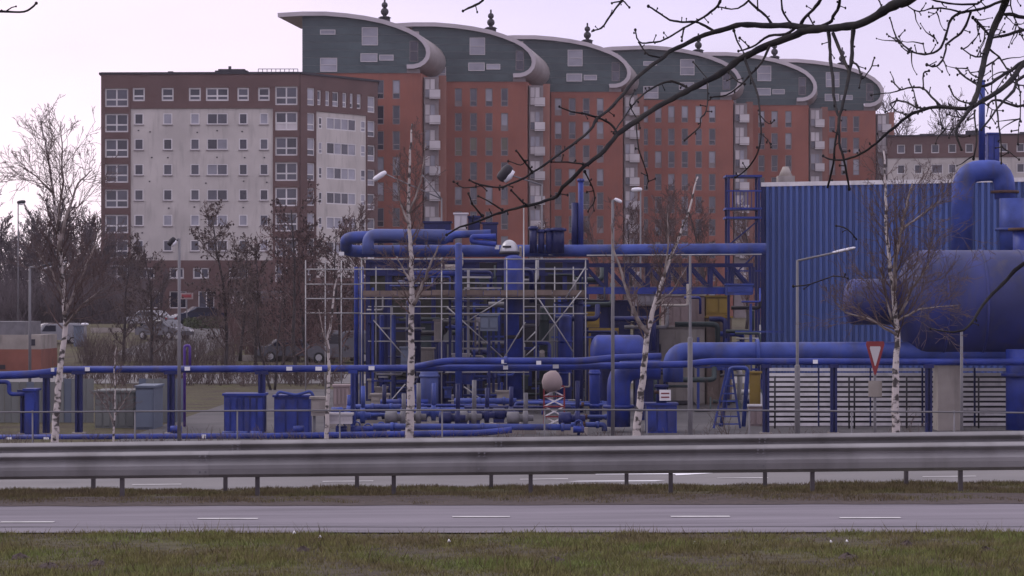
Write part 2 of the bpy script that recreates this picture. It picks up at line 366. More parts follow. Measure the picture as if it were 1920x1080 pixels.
# ---------------------------------------------------------------- guard rails
def guard_rail(D, ytop0, ytop1, yb0, yb1, posts, label):
    root = thing('guard_rail', label, 'guard rail', (0, D, gz(0, D)))
    s = S(D)
    prof = [(0, 0), (-.062, .028), (-.072, .040), (-.066, .052), (-.014, .088), (-.008, .104), (-.064, .146), (-.080, .164), (-.078, .205), (-.062, .272), (-.012, .310)]
    x0, x1 = -9.0, 9.0; L = 2.98; off = rnd.uniform(0, 1)
    def top(x):
        px = 960 + x * s; return zy(ytop0 + (ytop1 - ytop0) * px / 1920, D)
    def bot(x):
        px = 960 + x * s; return zy(yb0 + (yb1 - yb0) * px / 1920, D)
    x = x0 - off
    k = 0
    while x < x1:
        m = MB(); xe = x + L + .12; pr = None; oy = -.004 * (k % 2)
        for xx in (x, (x + xe) / 2, xe):
            sc = (top(xx) - bot(xx)) / .31
            cur = [(xx, D + y + oy, top(xx) - z * sc) for y, z in prof] + [(xx, D + y + oy + .006, top(xx) - z * sc) for y, z in prof[::-1]]
            if pr:
                n = len(cur)
                for i in range(n): m.face([pr[i], pr[(i + 1) % n], cur[(i + 1) % n], cur[i]])
            else: m.face(cur)
            pr = cur
        m.face(pr[::-1]); ro = m.build('rail', M['rail_steel'], root)
        for zz_ in (.06, .10, .20, .25):
            for dx_ in (.03, .09):
                m = MB(); zc_ = top(x + dx_) - zz_ * .88; m.tube([(x + dx_, D - .064, zc_), (x + dx_, D - .082, zc_)], .011, 6); m.build('bolt', M['galv_dk'], ro)
        x += L; k += 1
        for zz in (.06, .25):
            pass
    for px in posts:
        X = (px - 960) / s; m = MB(); g = gz(X, D) - .3; t = top(X) - .03
        for (a, b, c, d) in ((-.022, .022, .012, .020), (-.022, -.016, .02, .075), (.016, .022, .02, .075)):
            m.box(X + a, X + b, D + c, D + d, g, t)
        m.build('post', M['post_dk'], root)
    return root
fp = [228, 482, 738, 995, 1258, 1524, 1802]; fp = [-286, -29] + fp + [2075]
rp = [174, 422, 669, 921, 1175, 1435, 1700]; rp = [-320, -74] + rp + [1960]
guard_rail(27.3, 850, 828, 899, 881, fp, 'front steel guard rail with posts in the rough grass, nearer of the two rows')
guard_rail(28.9, 831, 808, 880, 860, rp, 'rear steel guard rail showing above the front one, nearer the road')

# thin hand railing on the far side of the road
root = thing('hand_railing', 'thin grey tube railing on low posts across the far side of the road', 'railing', (0, 38.2, -.27))
m = MB(); D = 38.2
m.tube([W(-300, 775, D), W(0, 773, D), W(500, 770, D), W(1000, 768, D), W(1500, 770, D), W(1920, 774, D), W(2200, 776, D)], .013, 8); m.build('rail', M['lamp_post'], root)
for px in list(range(-131, 2100, 192)):
    m = MB(); p = W(px, 770, D); m.tube([(p.x, D, gz(p.x, D) - .2), (p.x, D, p.z + .005)], .012, 6); m.build('post', M['galv_dk'], root)

# ---------------------------------------------------------------- facades
class Fac:
    def __init__(s, p0, p1):
        s.p = Vector((p0[0], p0[1])); q = Vector((p1[0], p1[1])); s.d = (q - s.p).normalized(); s.L = (q - s.p).length; s.n = Vector((s.d.y, -s.d.x)); s.rz = math.atan2(s.d.y, s.d.x)
    def pt(s, u, o, z): q = s.p + s.d * u + s.n * o; return Vector((q.x, q.y, z))
    def u(s, px):
        k = (px - 960) / F; return (k * s.p.y - s.p.x) / (s.d.x - k * s.d.y)
    def box(s, m, u0, u1, o0, o1, z0, z1):
        m.hexa([s.pt(u0, o1, z0), s.pt(u1, o1, z0), s.pt(u1, o0, z0), s.pt(u0, o0, z0), s.pt(u0, o1, z1), s.pt(u1, o1, z1), s.pt(u1, o0, z1), s.pt(u0, o0, z1)])
    def wall(s, m, u0, u1, z0, z1, holes, out=0, dep=.18):
        H = [h for h in holes if h[0] >= u0 - .01 and h[1] <= u1 + .01 and h[2] >= z0 - .01 and h[3] <= z1 + .01]
        U = sorted({u0, u1, *[h[0] for h in H], *[h[1] for h in H]}); Z = sorted({z0, z1, *[h[2] for h in H], *[h[3] for h in H]})
        for a, b in zip(U, U[1:]):
            for c, d in zip(Z, Z[1:]):
                um, zm = (a + b) / 2, (c + d) / 2
                if any(h[0] < um < h[1] and h[2] < zm < h[3] for h in H): continue
                m.face([s.pt(a, out, c), s.pt(b, out, c), s.pt(b, out, d), s.pt(a, out, d)])
        for a, b, c, d in H:
            i = out - dep; f = s.pt
            m.face([f(a, out, c), f(b, out, c), f(b, i, c), f(a, i, c)]); m.face([f(a, out, d), f(a, i, d), f(b, i, d), f(b, out, d)])
            m.face([f(a, out, c), f(a, i, c), f(a, i, d), f(a, out, d)]); m.face([f(b, out, c), f(b, out, d), f(b, i, d), f(b, i, c)])
        return H
CACHE = {}
def window_meshes(w, h, nx, ny, split, fm, t=.07):
    key = (round(w, 2), round(h, 2), nx, ny, split, fm, t)
    if key in CACHE: return CACHE[key]
    m = MB(); d0, d1 = -.05, .03
    m.box(0, w, d0, d1, 0, t); m.box(0, w, d0, d1, h - t, h); m.box(0, t, d0, d1, t, h - t); m.box(w - t, w, d0, d1, t, h - t)
    xs = [t + (w - 2 * t) * i / nx for i in range(nx + 1)]
    zs = [t, h * split, h - t] if ny == 2 else [t, h - t]
    for x in xs[1:-1]: m.box(x - t * .5, x + t * .5, d0 + .003, d1 - .003, t, h - t)
    for z in zs[1:-1]:
        for a, b in zip(xs, xs[1:]): m.box(a + (t * .5 if a > t else 0), b - (t * .5 if b < w - t - .001 else 0), d0 + .006, d1 - .006, z - t * .5, z + t * .5)
    fr = m.mesh('window', M[fm])
    CACHE[key] = (fr, xs, zs); return CACHE[key]
PC = {}
def pane_mesh(w, h, g):
    k = (round(w, 2), round(h, 2), g)
    if k not in PC:
        m = MB(); m.box(0, w, -.004, .004, 0, h); PC[k] = m.mesh('pane', M[g])
    return PC[k]
def window(parent, fac, u0, u1, z0, z1, nx=1, ny=1, split=.4, fm='frame', glass=('glass_dk',), out=-.1, t=.07, low=None):
    fr, xs, zs = window_meshes(u1 - u0, z1 - z0, nx, ny, split, fm, t)
    p = fac.pt(u0, out, z0); o = inst('window', fr, parent, p, fac.rz)
    for j, (c, d) in enumerate(zip(zs, zs[1:])):
        for a, b in zip(xs, xs[1:]):
            g = glass[rnd.randrange(len(glass))] if not (low and j == 0 and ny == 2) else low
            q = bpy.data.objects.new('pane', pane_mesh(b - a, d - c, g)); COL.objects.link(q); q.parent = o; q.location = (a, 0, c)
    return o
def sill(m, fac, u0, u1, z, out=.09): fac.box(m, u0 - .06, u1 + .06, -.02, out, z - .09, z - .003)

# ---------------------------------------------------------------- pale apartment block on the left
DA = 262.5; sA = S(DA)
A = W(190, 0, DA + .6); B = W(562, 0, DA); C = W(707, 0, DA + 9.5)
root = thing('apartment_block', 'pale brick apartment block with brown corner towers and a flat brown top storey', 'apartment building', (A.x, A.y, .5))
fr = Fac(A, B); sdf = Fac(B, C)
zz = lambda y: zy(y, DA)
ZT, ZB = zz(139), .5
holes, wins = [], []
def addw(fac, x0, x1, y0, y1, zone, **k):
    u0, u1 = fac.u(x0), fac.u(x1); h = (u0, u1, zz(y1), zz(y0)); holes.append((fac, h)); wins.append((fac, h, k))
G3 = ('glass_dk', 'glass_md', 'glass_md', 'glass_lt')
cols = [(249, 272, 1), (303, 326, 1), (354, 377, 1), (386, 429, 2), (445, 467, 1), (484, 506, 1)]
for x0, x1, n in cols: addw(fr, x0, x1, 164, 189, 0, nx=n, ny=2, split=.38, glass=G3, t=.16, low='glass_md')
for k in range(6):
    yc = 222 + 47.6 * k
    for x0, x1, n in cols:
        ins = 3 if n == 1 else 2
        addw(fr, x0 + ins, x1 - ins, yc - 10, yc + 11, 1, nx=n, ny=1, glass=G3, t=.10)
for k in range(8):
    for x0, x1, y in ((197, 241, 165), (516, 558, 162)):
        a = y + 47.4 * k; addw(fr, x0, x1, a, a + 35, 2, nx=2, ny=2, split=.4, glass=('glass_dk', 'glass_md', 'glass_md'), t=.15, low=('panel_lt' if (x0 > 500 and k == 1) else 'glass_md'))
for x0, x1 in ((262, 290), (318, 345), (362, 392), (430, 465)): addw(fr, x0, x1, 502, 522, 3, nx=2, ny=1, glass=('glass_dk', 'glass_md'), t=.14)
for x0, x1 in ((262, 300), (318, 350), (372, 402), (440, 500)): addw(fr, x0, x1, 546, 578, 3, nx=2, ny=1, glass=('glass_dk', 'glass_md'), t=.10)
zones = [  # fac, px0, px1, y0(top), y1(bottom), material, proud
    (fr, 245, 512, 139, 203, 'brown_wall', .14), (fr, 190, 245, 139, 600, 'brown_wall', .16), (fr, 512, 562, 139, 600, 'brown_wall', .16),
    (fr, 245, 512, 203, 488, 'white_wall', 0), (fr, 245, 512, 488, 600, 'brown_wall', .1)]
sideh = []
for k in range(8):
    y0 = 163 + 47.2 * k
    sideh.append((575, 589, y0, y0 + 33, 1)); sideh.append((688, 702, y0 + 5, y0 + 36, 1))
    if k == 0:
        for a, b in ((594, 601), (609, 617), (622, 634), (641, 649), (655, 661), (668, 676)): sideh.append((a, b, y0 + 3, y0 + 31, 1))
    else:
        sideh.append((612, 667, y0 + 5, y0 + 28, 4)); sideh.append((676, 685, y0 + 6, y0 + 28, 1)); sideh.append((597, 604, y0 + 6, y0 + 28, 1))
for a, b, c, d, n in sideh: addw(sdf, a, b, c, d, 4, nx=n, ny=(2 if n == 1 else 1), split=.35, glass=('glass_md', 'glass_lt', 'glass_dk', 'glass_lt'), t=.11)
zones += [(sdf, 562, 592, 139, 600, 'brown_wall', .1), (sdf, 592, 686, 139, 206, 'brown_wall', .1), (sdf, 592, 686, 206, 520, 'white_wall', 0), (sdf, 592, 686, 520, 600, 'brown_wall', .1), (sdf, 686, 707, 139, 600, 'brown_wall', .1)]
mw = {}
for fac, x0, x1, y0, y1, mt, pr in zones:
    m = mw.setdefault(mt if fac is fr or mt != 'white_wall' else 'white_side', MB()); u0, u1 = max(0, fac.u(x0)), min(fac.L, fac.u(x1))
    if x0 == 190: u0 = 0
    z0 = ZB - 1 if y1 >= 600 else zz(y1); z1 = ZT if y0 <= 139 else zz(y0)
    fac.wall(m, u0, u1, z0, z1, [h for f_, h in holes if f_ is fac], out=pr, dep=.22 + pr)
    # edges where a proud brick zone returns to the wall behind
    if pr:
        for u in (u0, u1): m.face([fac.pt(u, pr, z0), fac.pt(u, -.05, z0), fac.pt(u, -.05, z1), fac.pt(u, pr, z1)])
        for z in (z0, z1): m.face([fac.pt(u0, pr, z), fac.pt(u1, pr, z), fac.pt(u1, -.05, z), fac.pt(u0, -.05, z)])
# back and gable walls, roof
m = mw['brown_wall']; E = Vector((C.x * (C.y + 6) / C.y - .15, C.y + 6)); Gp = Vector((A.x - .9, A.y + 15)); H_ = [fr.pt(0, 0, 0), fr.pt(fr.L, 0, 0), Vector((C.x, C.y, 0)), Vector((E.x, E.y, 0)), Vector((Gp.x, Gp.y, 0))]
for i in (2, 3, 4):
    a, b = H_[i], H_[(i + 1) % 5]; m.face([(a.x, a.y, ZB - 1), (b.x, b.y, ZB - 1), (b.x, b.y, ZT), (a.x, a.y, ZT)])
mw['brown_wall'].build('brick_wall', M['brown_wall'], root); mw['white_wall'].build('wall', M['white_wall'], root); mw['white_side'].build('side_wall', M['white_wall'], root)
m = MB(); m.face([(p.x, p.y, ZT) for p in H_]); 
for i in range(5):
    a, b = H_[i], H_[(i + 1) % 5]; m.bar((a.x, a.y, ZT + .12), (b.x, b.y, ZT + .12), .5, .22)
m.build('roof', M['black'], root)
# dark core behind the glass so that one does not see through the block
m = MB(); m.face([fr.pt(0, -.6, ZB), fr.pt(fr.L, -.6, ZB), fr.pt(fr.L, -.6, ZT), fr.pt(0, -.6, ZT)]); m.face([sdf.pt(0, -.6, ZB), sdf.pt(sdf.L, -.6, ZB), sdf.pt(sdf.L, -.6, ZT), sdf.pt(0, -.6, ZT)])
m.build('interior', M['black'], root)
sm = MB()
for fac, h, k in wins:
    o = window(root, fac, *h, out=-.06, **k); 
    if fac is fr and h[3] - h[2] < 1.3: sm = MB(); sill(sm, fac, h[0], h[1], h[2], .12); sm.build('sill', M['frame_dk'], root)
m = MB(); m.box(*[W(405, 0, DA + 5).x, W(466, 0, DA + 5).x], DA + 4, DA + 8, ZT, ZT + .75); m.box(W(410, 0, DA + 5).x, W(460, 0, DA + 5).x, DA + 4.5, DA + 7.5, ZT + .75, ZT + .95)
p = W(429, 120, DA + 5); m.tube([(p.x, DA + 6, ZT + .7), (p.x, DA + 6, zz(114))], .16, 8); m.build('lift_housing', M['black'], root)
m = MB(); p = W(320, 136, DA + 3); m.tube([(p.x, DA + 3, ZT), (p.x, DA + 3, ZT + .45)], .22, 8); m.tube([(p.x, DA + 3, ZT + .45), (p.x, DA + 3, ZT + .55)], .3, 8); m.build('roof_vent', M['black'], root)
m = MB()                                 # roof terrace railing
xa, xb = W(486, 0, DA + 6).x, W(560, 0, DA + 6).x
for yy in (DA + 5, DA + 9):
    for z in (.55, 1.0): m.bar((xa, yy, ZT + z), (xb, yy, ZT + z), .07)
    for i in range(10): x = xa + (xb - xa) * i / 9; m.bar((x, yy, ZT), (x, yy, ZT + 1.0), .07)
m.build('roof_railing', M['galv_dk'], root)
m = MB(); m.box(W(508, 0, DA).x, W(552, 0, DA).x, DA + 5.6, DA + 8, ZT, ZT + .5); m.build('roof_unit', M['black'], root)
# small dark vent caps on the pale wall
for k in range(6):
    for px in (262, 282, 312, 365, 382, 408, 455, 495):
        if rnd.random() < .5: u = fr.u(px + rnd.uniform(-4, 4)); z = zz(247 + 47.6 * k + rnd.uniform(-2, 2)); m = MB(); fr.box(m, u, u + .16, -.02, .05, z, z + .12); m.build('vent_cap', M['black'], root)

# ---------------------------------------------------------------- red apartment towers with curled roofs
Z0 = 28.1
PRO = [(-15.9, 6.62), (-13.1, 6.78), (-10.5, 6.78), (-8.3, 6.6), (-6.2, 6.32), (-4.2, 5.92), (-2.6, 5.42), (-1.2, 4.86), (-.2, 4.3), (.55, 3.62), (.98, 2.9), (1.1, 2.2), (.95, 1.55), (.55, 1.02), (0, .66), (-.7, .48), (-1.5, .46)]
def inner(pts, t):
    out = []
    for i, p in enumerate(pts):
        a = Vector(pts[max(0, i - 1)]); b = Vector(pts[min(len(pts) - 1, i + 1)]); d = (b - a).normalized()
        out.append((p[0] + d.y * t, p[1] - d.x * t))
    return out
def clip_z(poly, z, keep_above):
    out = []
    for i in range(len(poly)):
        a, b = poly[i], poly[(i + 1) % len(poly)]
        ia = (a[1] >= z) == keep_above; ib = (b[1] >= z) == keep_above
        if ia: out.append(a)
        if ia != ib: t = (z - a[1]) / (b[1] - a[1]); out.append((a[0] + t * (b[0] - a[0]), z))
    return out
sections = [  # px of the front right corner, distance, front width, depth to the next front, window columns
    (790, 285.0, 13.3, 10.8, (-2.8, -4.6, -6.4, -8.2)), (988, 295.8, 13.3, 14.0, (-2.6, -4.4, -6.2, -7.95)), (1167, 309.8, 13.3, 11.9, (-2.7, -4.4, -6.1, -7.8)),
    (1374, 321.7, 15.3, 8.5, (-2.6, -4.3, -6.05, -7.75, -9.4, -11.1)), (1516, 330.2, 13.0, 9.0, (-2.6, -4.4, -6.1)), (1642, 339.2, 12.5, 10.0, (-2.6, -4.2, -5.8, -7.3))]
nm = ['nearest of the row, half behind the pale block', 'second of the row from the pale block', 'third of the row from the pale block',
      'fourth of the row, with six window columns', 'fifth of the row, above the shed corner', 'farthest of the row, open sky beside it']
for si, (pxr, D, Wd, dep, wc) in enumerate(sections):
    xr = (pxr - 960) / F * D; dxy = .13
    root = thing('apartment_tower', 'red brick tower with curled roof, ' + nm[si], 'apartment building', (xr, D, .6), 'row of red towers with curled roofs')
    f = Fac((xr - Wd, D), (xr, D)); sf = Fac((xr, D), (xr + dxy * dep, D + dep))
    hl, wl = [], []
    for r in range(9):
        zc = Z0 - 1.75 - 2.86 * r
        bias = rnd.random()
        for c in wc:
            u = Wd + c; h = (u - .42, u + .42, zc - 1.12, zc + 1.0); hl.append(h)
            if si == 1 and r == 2: g = ('glass_gr',)
            elif bias < .35: g = ('glass_lt', 'glass_md', 'glass_lt', 'glass_lt')
            else: g = ('glass_dk', 'glass_md', 'glass_dk', 'glass_dk', 'glass_lt')
            wl.append((h, g, rnd.random()))
    m = MB(); f.wall(m, 0, Wd, -.5, Z0, hl, 0, .22)
    sf.wall(m, 0, sf.L, -.5, Z0, [], 0, .2)
    m.face([f.pt(0, 0, -.5), f.pt(0, -14, -.5), f.pt(0, -14, Z0), f.pt(0, 0, Z0)]); m.face([f.pt(0, -14, -.5), f.pt(Wd + 3, -14, -.5), f.pt(Wd + 3, -14, Z0), f.pt(0, -14, Z0)])
    m.face([f.pt(0, 0, Z0), f.pt(Wd, 0, Z0), sf.pt(sf.L, 0, Z0), f.pt(0, -14, Z0)])
    m.build('wall', M['red_wall'], root)
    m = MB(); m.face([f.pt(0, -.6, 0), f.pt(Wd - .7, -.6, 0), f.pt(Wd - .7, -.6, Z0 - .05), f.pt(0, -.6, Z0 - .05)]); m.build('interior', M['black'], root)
    for h, g, q in wl: window(root, f, *h, nx=1, ny=2, split=.3, fm='frame_dk', glass=g, out=-.12, t=.09, low=('glass_dk' if q < .6 else ('frame_dk' if q < .8 else g[0])))
    # slate gable in courses of cladding, kept under the roof curve
    pro = [p for p in PRO]
    if Wd > 14: pro[0] = (-17.6, 6.3); pro[1] = (-15.3, 6.6)
    inn = inner(pro, .42)
    g0 = [(-Wd, 0.0), (-1.62, 0.0), (-1.62, .96)] + [p for p in inn[::-1][1:] if p[0] > -Wd + .2]
    zl = inn[1][1]
    g0.append((-Wd, zl - .05))
    z = 0; k = 0
    win_px = [(-11.3, -9.6, 4.3, 4.85), (-6.65, -4.85, 3.1, 5.1), (-6.8, -4.9, 1.25, 2.2), (-4.7, -3.1, 1.4, 2.05), (-11.3, -9.4, .15, 1.7)]
    while z < 6.6:
        zb = min(z + .86, 6.7); poly = clip_z(clip_z(g0, z + .03, True), zb, False)
        if len(poly) >= 3:
            m = MB(); m.prism([(xr + x, Z0 + q) for x, q in poly], D - .10, D + .12); m.build('cladding_panel', M['slate'], root)
        z += .86; k += 1
    m = MB(); m.prism([(xr + x, Z0 + q + .0) for x, q in [g0[0], (-.15, 0), (-.15, .5), (-1.55, .5)] + g0[2:]], D - .06, D + .5); m.build('gable_wall', M['frame_dk'], root)
    for a, b, c, d in win_px[(0 if si in (0, 3) else 1):]:
        fw = Fac((xr + a, D), (xr + b, D)); window(root, fw, 0, b - a, Z0 + c, Z0 + d, nx=1, ny=(2 if d - c > 1.2 else 1), split=.5, fm='panel_lt', glass=('glass_lt',), out=.13, t=.08, low='glass_lt')
    fw = Fac((xr - 1.3, D), (xr - .3, D)); window(root, fw, 0, .95, Z0 + 1.3, Z0 + 3.6, nx=1, ny=2, split=.5, fm='frame_dk', glass=('glass_dk', 'glass_md'), out=.13, t=.06)
    # the curled roof shell: standing behind the gable and running back
    m = MB(); shell = pro + inn[::-1]; y0, y1 = D - .75, D + dep + .6; n = len(shell)
    dr = dxy * (y1 - y0)
    b0 = len(m.v); m.v += [(xr + x - .1, y0, Z0 + q) for x, q in shell] + [(xr + x - .1 + dr, y1, Z0 + q) for x, q in shell]
    for i in range(n):
        j = (i + 1) % n; m.f.append((b0 + j, b0 + i, b0 + n + i, b0 + n + j)); m.sm.append(i not in (len(pro) - 1, n - 1))
    m.build('roof', M['zinc'], root)
    m = MB(); sh2 = inner(pro, -.03) + inner(pro, .44)[::-1]          # pale fascia along the front edge
    b0 = 0; n = len(sh2); m.v += [(xr + x - .1, y0 - .06, Z0 + q) for x, q in sh2] + [(xr + x - .1, y0 + .12, Z0 + q) for x, q in sh2]
    k2 = len(pro)
    for i in range(k2 - 1):
        a, b = i, i + 1; c, d = n - 1 - i, n - 2 - i
        for q in ((a, b, d, c), (a + n, c + n, d + n, b + n), (a, a + n, b + n, b), (c, d, d + n, c + n)): m.f.append(q); m.sm.append(False)
    m.build('fascia', M['zinc_edge'], root)
    # bay of glazing and balconies at the corner, stacked floor by floor
    bx, by = xr + .35, D + 1.4
    for r in range(9):
        zb = Z0 - 2.86 * (r + 1)
        if r == 8: break
        fb = Fac((bx, by - .5), (bx + 1.25, by - .5))
        window(root, fb, 0, 1.2, zb + .2, zb + 2.35, nx=2, ny=2, split=.42, fm='frame_dk', glass=('panel_lt', 'panel_lt', 'glass_lt'), out=.05, t=.07, low=rnd.choice(('panel_lt', 'glass_lt', 'glass_md')))
        m = MB(); m.box(bx + .55, bx + 1.75, by - 1.2, by - .62, zb + .05, zb + .17); m.box(bx + .56, bx + 1.75, by - 1.2, by - 1.15, zb + .22, zb + 1.05); m.box(bx + 1.70, bx + 1.75, by - 1.14, by - .6, zb + .22, zb + 1.05)
        m.build('balcony', M['panel_lt'], root)
    m = MB(); m.box(bx - .1, bx + 1.55, by - .45, by + 1.2, 0, Z0 - .35); m.build('bay', M['frame_dk'], root)
    m = MB(); m.box(bx + 1.55, bx + 2.35, by + .3, by + 2.2, 0, Z0 - .1); m.build('stair_wall', M['red_wall2'], root)
    # finial-like chimney cowl
    m = MB(); cx, cy = xr - 4.6 + .4, D + 2; zt = Z0 + 5.7
    for a, b, ra, rb in ((0, .7, .62, .62), (.7, .86, .78, .5), (.86, 1.1, .22, .22), (2.0, 2.9, .12, .1)): m.tube([(cx, cy, zt + a), (cx, cy, zt + b)], [ra, rb], 10)
    m.ball((cx, cy, zt + 1.4), .46, 10, 6); m.ball((cx, cy, zt + 2.15), .36, 10, 6)
    m.build('chimney_cowl', M['black'], root)
    m = MB(); m.box(xr - .9, xr - .4, D + 3, D + 4, Z0 + 4.4, Z0 + 5.0); m.build('roof_hatch', M['zinc'], root)

# ---------------------------------------------------------------- distant block on the far right
DF = 330; root = thing('apartment_block', 'distant beige apartment block under a brown roof band, behind the blue shed', 'apartment building', (W(1660, 0, DF).x, DF, .6))
f = Fac(W(1664, 0, DF + 6), W(2080, 0, DF)); z_ = lambda y: zy(y, DF); hl = []
for px in range(1682, 2060, 32):
    hl.append((f.u(px), f.u(px + 15), z_(283), z_(266), 0))
    for k in range(6): hl.append((f.u(px), f.u(px + (15 if (px // 32) % 3 else 22)), z_(322 + 43 * k), z_(304 + 43 * k), 1))
m = MB(); f.wall(m, 0, f.L, z_(292), z_(250), [h[:4] for h in hl], .1, .3); m.build('brick_band', M['brown_wall'], root)
m = MB(); f.wall(m, 0, f.L, 0, z_(292), [h[:4] for h in hl], 0, .2); m.face([f.pt(0, 0, 0), f.pt(0, -12, 0), f.pt(0, -12, z_(250)), f.pt(0, 0, z_(250))]); m.build('wall', M['white_wall'], root)
m = MB(); f.box(m, -.3, f.L, -12, .35, z_(250), z_(248)); f.box(m, 4, 6, -5, -3, z_(248), z_(243)); f.box(m, 10, 12.5, -5, -3, z_(248), z_(238)); f.box(m, 17, 18.5, -5, -3, z_(248), z_(242)); m.build('roof', M['black'], root)
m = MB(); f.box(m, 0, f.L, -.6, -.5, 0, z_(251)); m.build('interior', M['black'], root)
for h in hl: window(root, f, *h[:4], nx=1, ny=1, glass=('glass_dk', 'glass_md', 'glass_dk'), out=-.1, t=.12)

# ---------------------------------------------------------------- pipes and plant
def fillet(pts, rad, n=6):
    pts = [Vector(p) for p in pts]; out = [pts[0]]
    for i in range(1, len(pts) - 1):
        a, b, c = pts[i - 1], pts[i], pts[i + 1]; u = (a - b); v = (c - b)
        r = min(rad, u.length * .49, v.length * .49); p = b + u.normalized() * r; q = b + v.normalized() * r
        for k in range(n + 1):
            t = k / n; out.append(p * (1 - t) ** 2 + b * 2 * t * (1 - t) + q * t * t)
    return out + [pts[-1]]
YARD = -2.0
def pipe(label, pts, rpx, m='blue', bend=2.2, tags=(), name='pipe', cat='pipe', group=None, flanges=(), n=14):
    P3 = [W(*p) for p in pts]; D = sum(p[2] for p in pts) / len(pts); r = rpx / S(D)
    root = thing(name, label, cat, (P3[0].x, P3[0].y, P3[0].z), group)
    b = MB(); b.tube(fillet(P3, r * bend), r, n); b.build('pipe_run', M[m], root)
    for px, py, w in tags:              # white marker plates strapped on the pipe
        p = W(px, py, D); b = MB(); hw = w / 2 / S(D)
        b.tube([p + Vector((-hw, 0, 0)), p + Vector((hw, 0, 0))], r * 1.03, 14)
        bb = MB(); h = min(r * .62, 3.6 / S(D)); bb.box(p.x - hw, p.x + hw, p.y - r * 1.04 - .015, p.y - r * .9, p.z - h, p.z + h); bb.build('marker_plate', M['white'], root)
    for px, py, dr in flanges:
        p = W(px, py, D); b = MB()
        if dr == 'x': b.tube([p + Vector((-.05, 0, 0)), p + Vector((.05, 0, 0))], r * 1.35, 14)
        else: b.tube([p + Vector((0, 0, -.05)), p + Vector((0, 0, .05))], r * 1.35, 14)
        b.build('flange', M['rust' if rnd.random() < .3 else m], root)
    return root
def support(px, ytop, D, w, label, group, m='blue_dark', head=1.9, foot=None):
    p = W(px, ytop, D); h = w / S(D) / 2; zb = gz(p.x, D)
    root = thing('pipe_support', label, 'pipe support', (p.x, D, zb), group)
    b = MB(); b.box(p.x - h, p.x - h * .35, D - h, D + h, zb - .1, p.z); b.box(p.x + h * .35, p.x + h, D - h, D + h, zb - .1, p.z); b.box(p.x - h * .35, p.x + h * .35, D - h * .3, D + h * .3, zb - .1, p.z); b.build('post', M[m], root)
    b = MB(); b.box(p.x - h * head, p.x + h * head, D - h * 1.3, D + h * 1.3, p.z, p.z + .12); b.build('saddle', M[m], root)
    b = MB(); b.box(p.x - h * 1.8, p.x + h * 1.8, D - h * 1.8, D + h * 1.8, zb - .1, zb + .06); b.build('base_plate', M['stone'], root)
    return root
def cabinet(name, label, cat, px0, px1, y0, D, depth, m, ribs=0, door=True, top=None, y1=None, trim=None):
    a = W(px0, y0, D); b_ = W(px1, y0, D); zb = gz(a.x, D) - .05 if y1 is None else zy(y1, D)
    root = thing(name, label, cat, ((a.x + b_.x) / 2, D, zb))
    b = MB(); b.box(a.x, b_.x, D, D + depth, zb, a.z); b.build('body', M[m], root)
    b = MB(); b.box(a.x - .05, b_.x + .05, D - .06, D + depth + .05, a.z + .003, a.z + .07); b.build('lid', M[trim or m], root)
    if door:
        n = max(1, ribs or 2)
        for i in range(n):
            u0 = a.x + (b_.x - a.x) * i / n; u1 = a.x + (b_.x - a.x) * (i + 1) / n
            d = MB(); d.box(u0 + .03, u1 - .03, D - .035, D - .003, zb + .12, a.z - .08); do = d.build('panel', M[m], root)
    return root

# --- the long blue header pipe near the road and its supports
DP = 80
pipe('long thin blue pipe on T-posts running left from the scaffold, with white markers', [(108, 693, DP), (640, 691, DP), (1000, 689, DP), (1290, 683, DP), (1330, 678, DP), (1990, 679, DP)], 6.5, 'blue', tags=((165, 692, 9), (352, 691, 10), (543, 691, 11), (598, 691, 12), (697, 690, 11), (948, 689, 9), (1042, 687, 11), (1528, 678, 9)))
pipe('low end of the blue pipe at the far left, stepping down to a small tee', [(-60, 706, 79.5), (60, 702, 79.5), (112, 696, 79.5)], 7.5, 'blue', tags=((100, 693, 6),))
pipe('small blue drop pipe under the left end of the header pipe', [(-40, 716, 79.3), (17, 716, 79.3), (17, 739, 79.3), (70, 739, 79.3)], 4, 'blue', bend=2)
pipe('pair-top blue pipe lying on the header pipe in front of the scaffold', [(770, 690, 79.6), (835, 677, 79.6), (1090, 677, 79.6), (1150, 671, 79.6), (1240, 668, 79.6)], 6.5, 'blue', tags=((945, 678, 10), (1010, 680, 9)), flanges=((948, 677, 'x'),))
for px, l in ((148, 'right of the left birch'), (321, 'beside the tall grey lamp pole'), (491, 'between the two blue cabinets')): support(px, 702, DP, 13, 'dark blue T-headed post under the header pipe, ' + l, 'T-posts under the long header pipe')
for px, y, l in ((45, 738, 'short dark blue post behind the tall blue cabinet'), (87, 709, 'dark blue post left of the left birch trunk')): support(px, y, 79.5, 12, l, 'posts at the left pipe end')
support(662, 700, DP, 9, 'slim blue post left of the birch trunk under the header pipe', None, 'blue')
for px in (1436, 1563, 1741): support(px, 690, DP, 12, 'dark blue post in front of the slatted fence', 'posts in front of the slatted fence', head=1.5)
pipe('blue pipe lying on the ground just behind the guard rail', [(-200, 822, 77), (480, 818, 77), (900, 812, 77), (960, 806, 77)], 6, 'blue', tags=((18, 823, 11), (88, 823, 10), (383, 818, 8)))
pipe('upper of two ground pipes at the foot of the scaffold', [(700, 800, 78.5), (1070, 801, 78.5)], 6, 'blue_mid', flanges=((735, 800, 'x'), (905, 801, 'x'), (1055, 801, 'x')))
for px in (428, 453, 480): pipe('short blue capped pipe stub on the ground by the blue cabinets', [(px - 11, 813, 77.6), (px + 11, 813, 77.6)], 4.5, 'blue_mid', group='capped stubs on the ground', n=10)
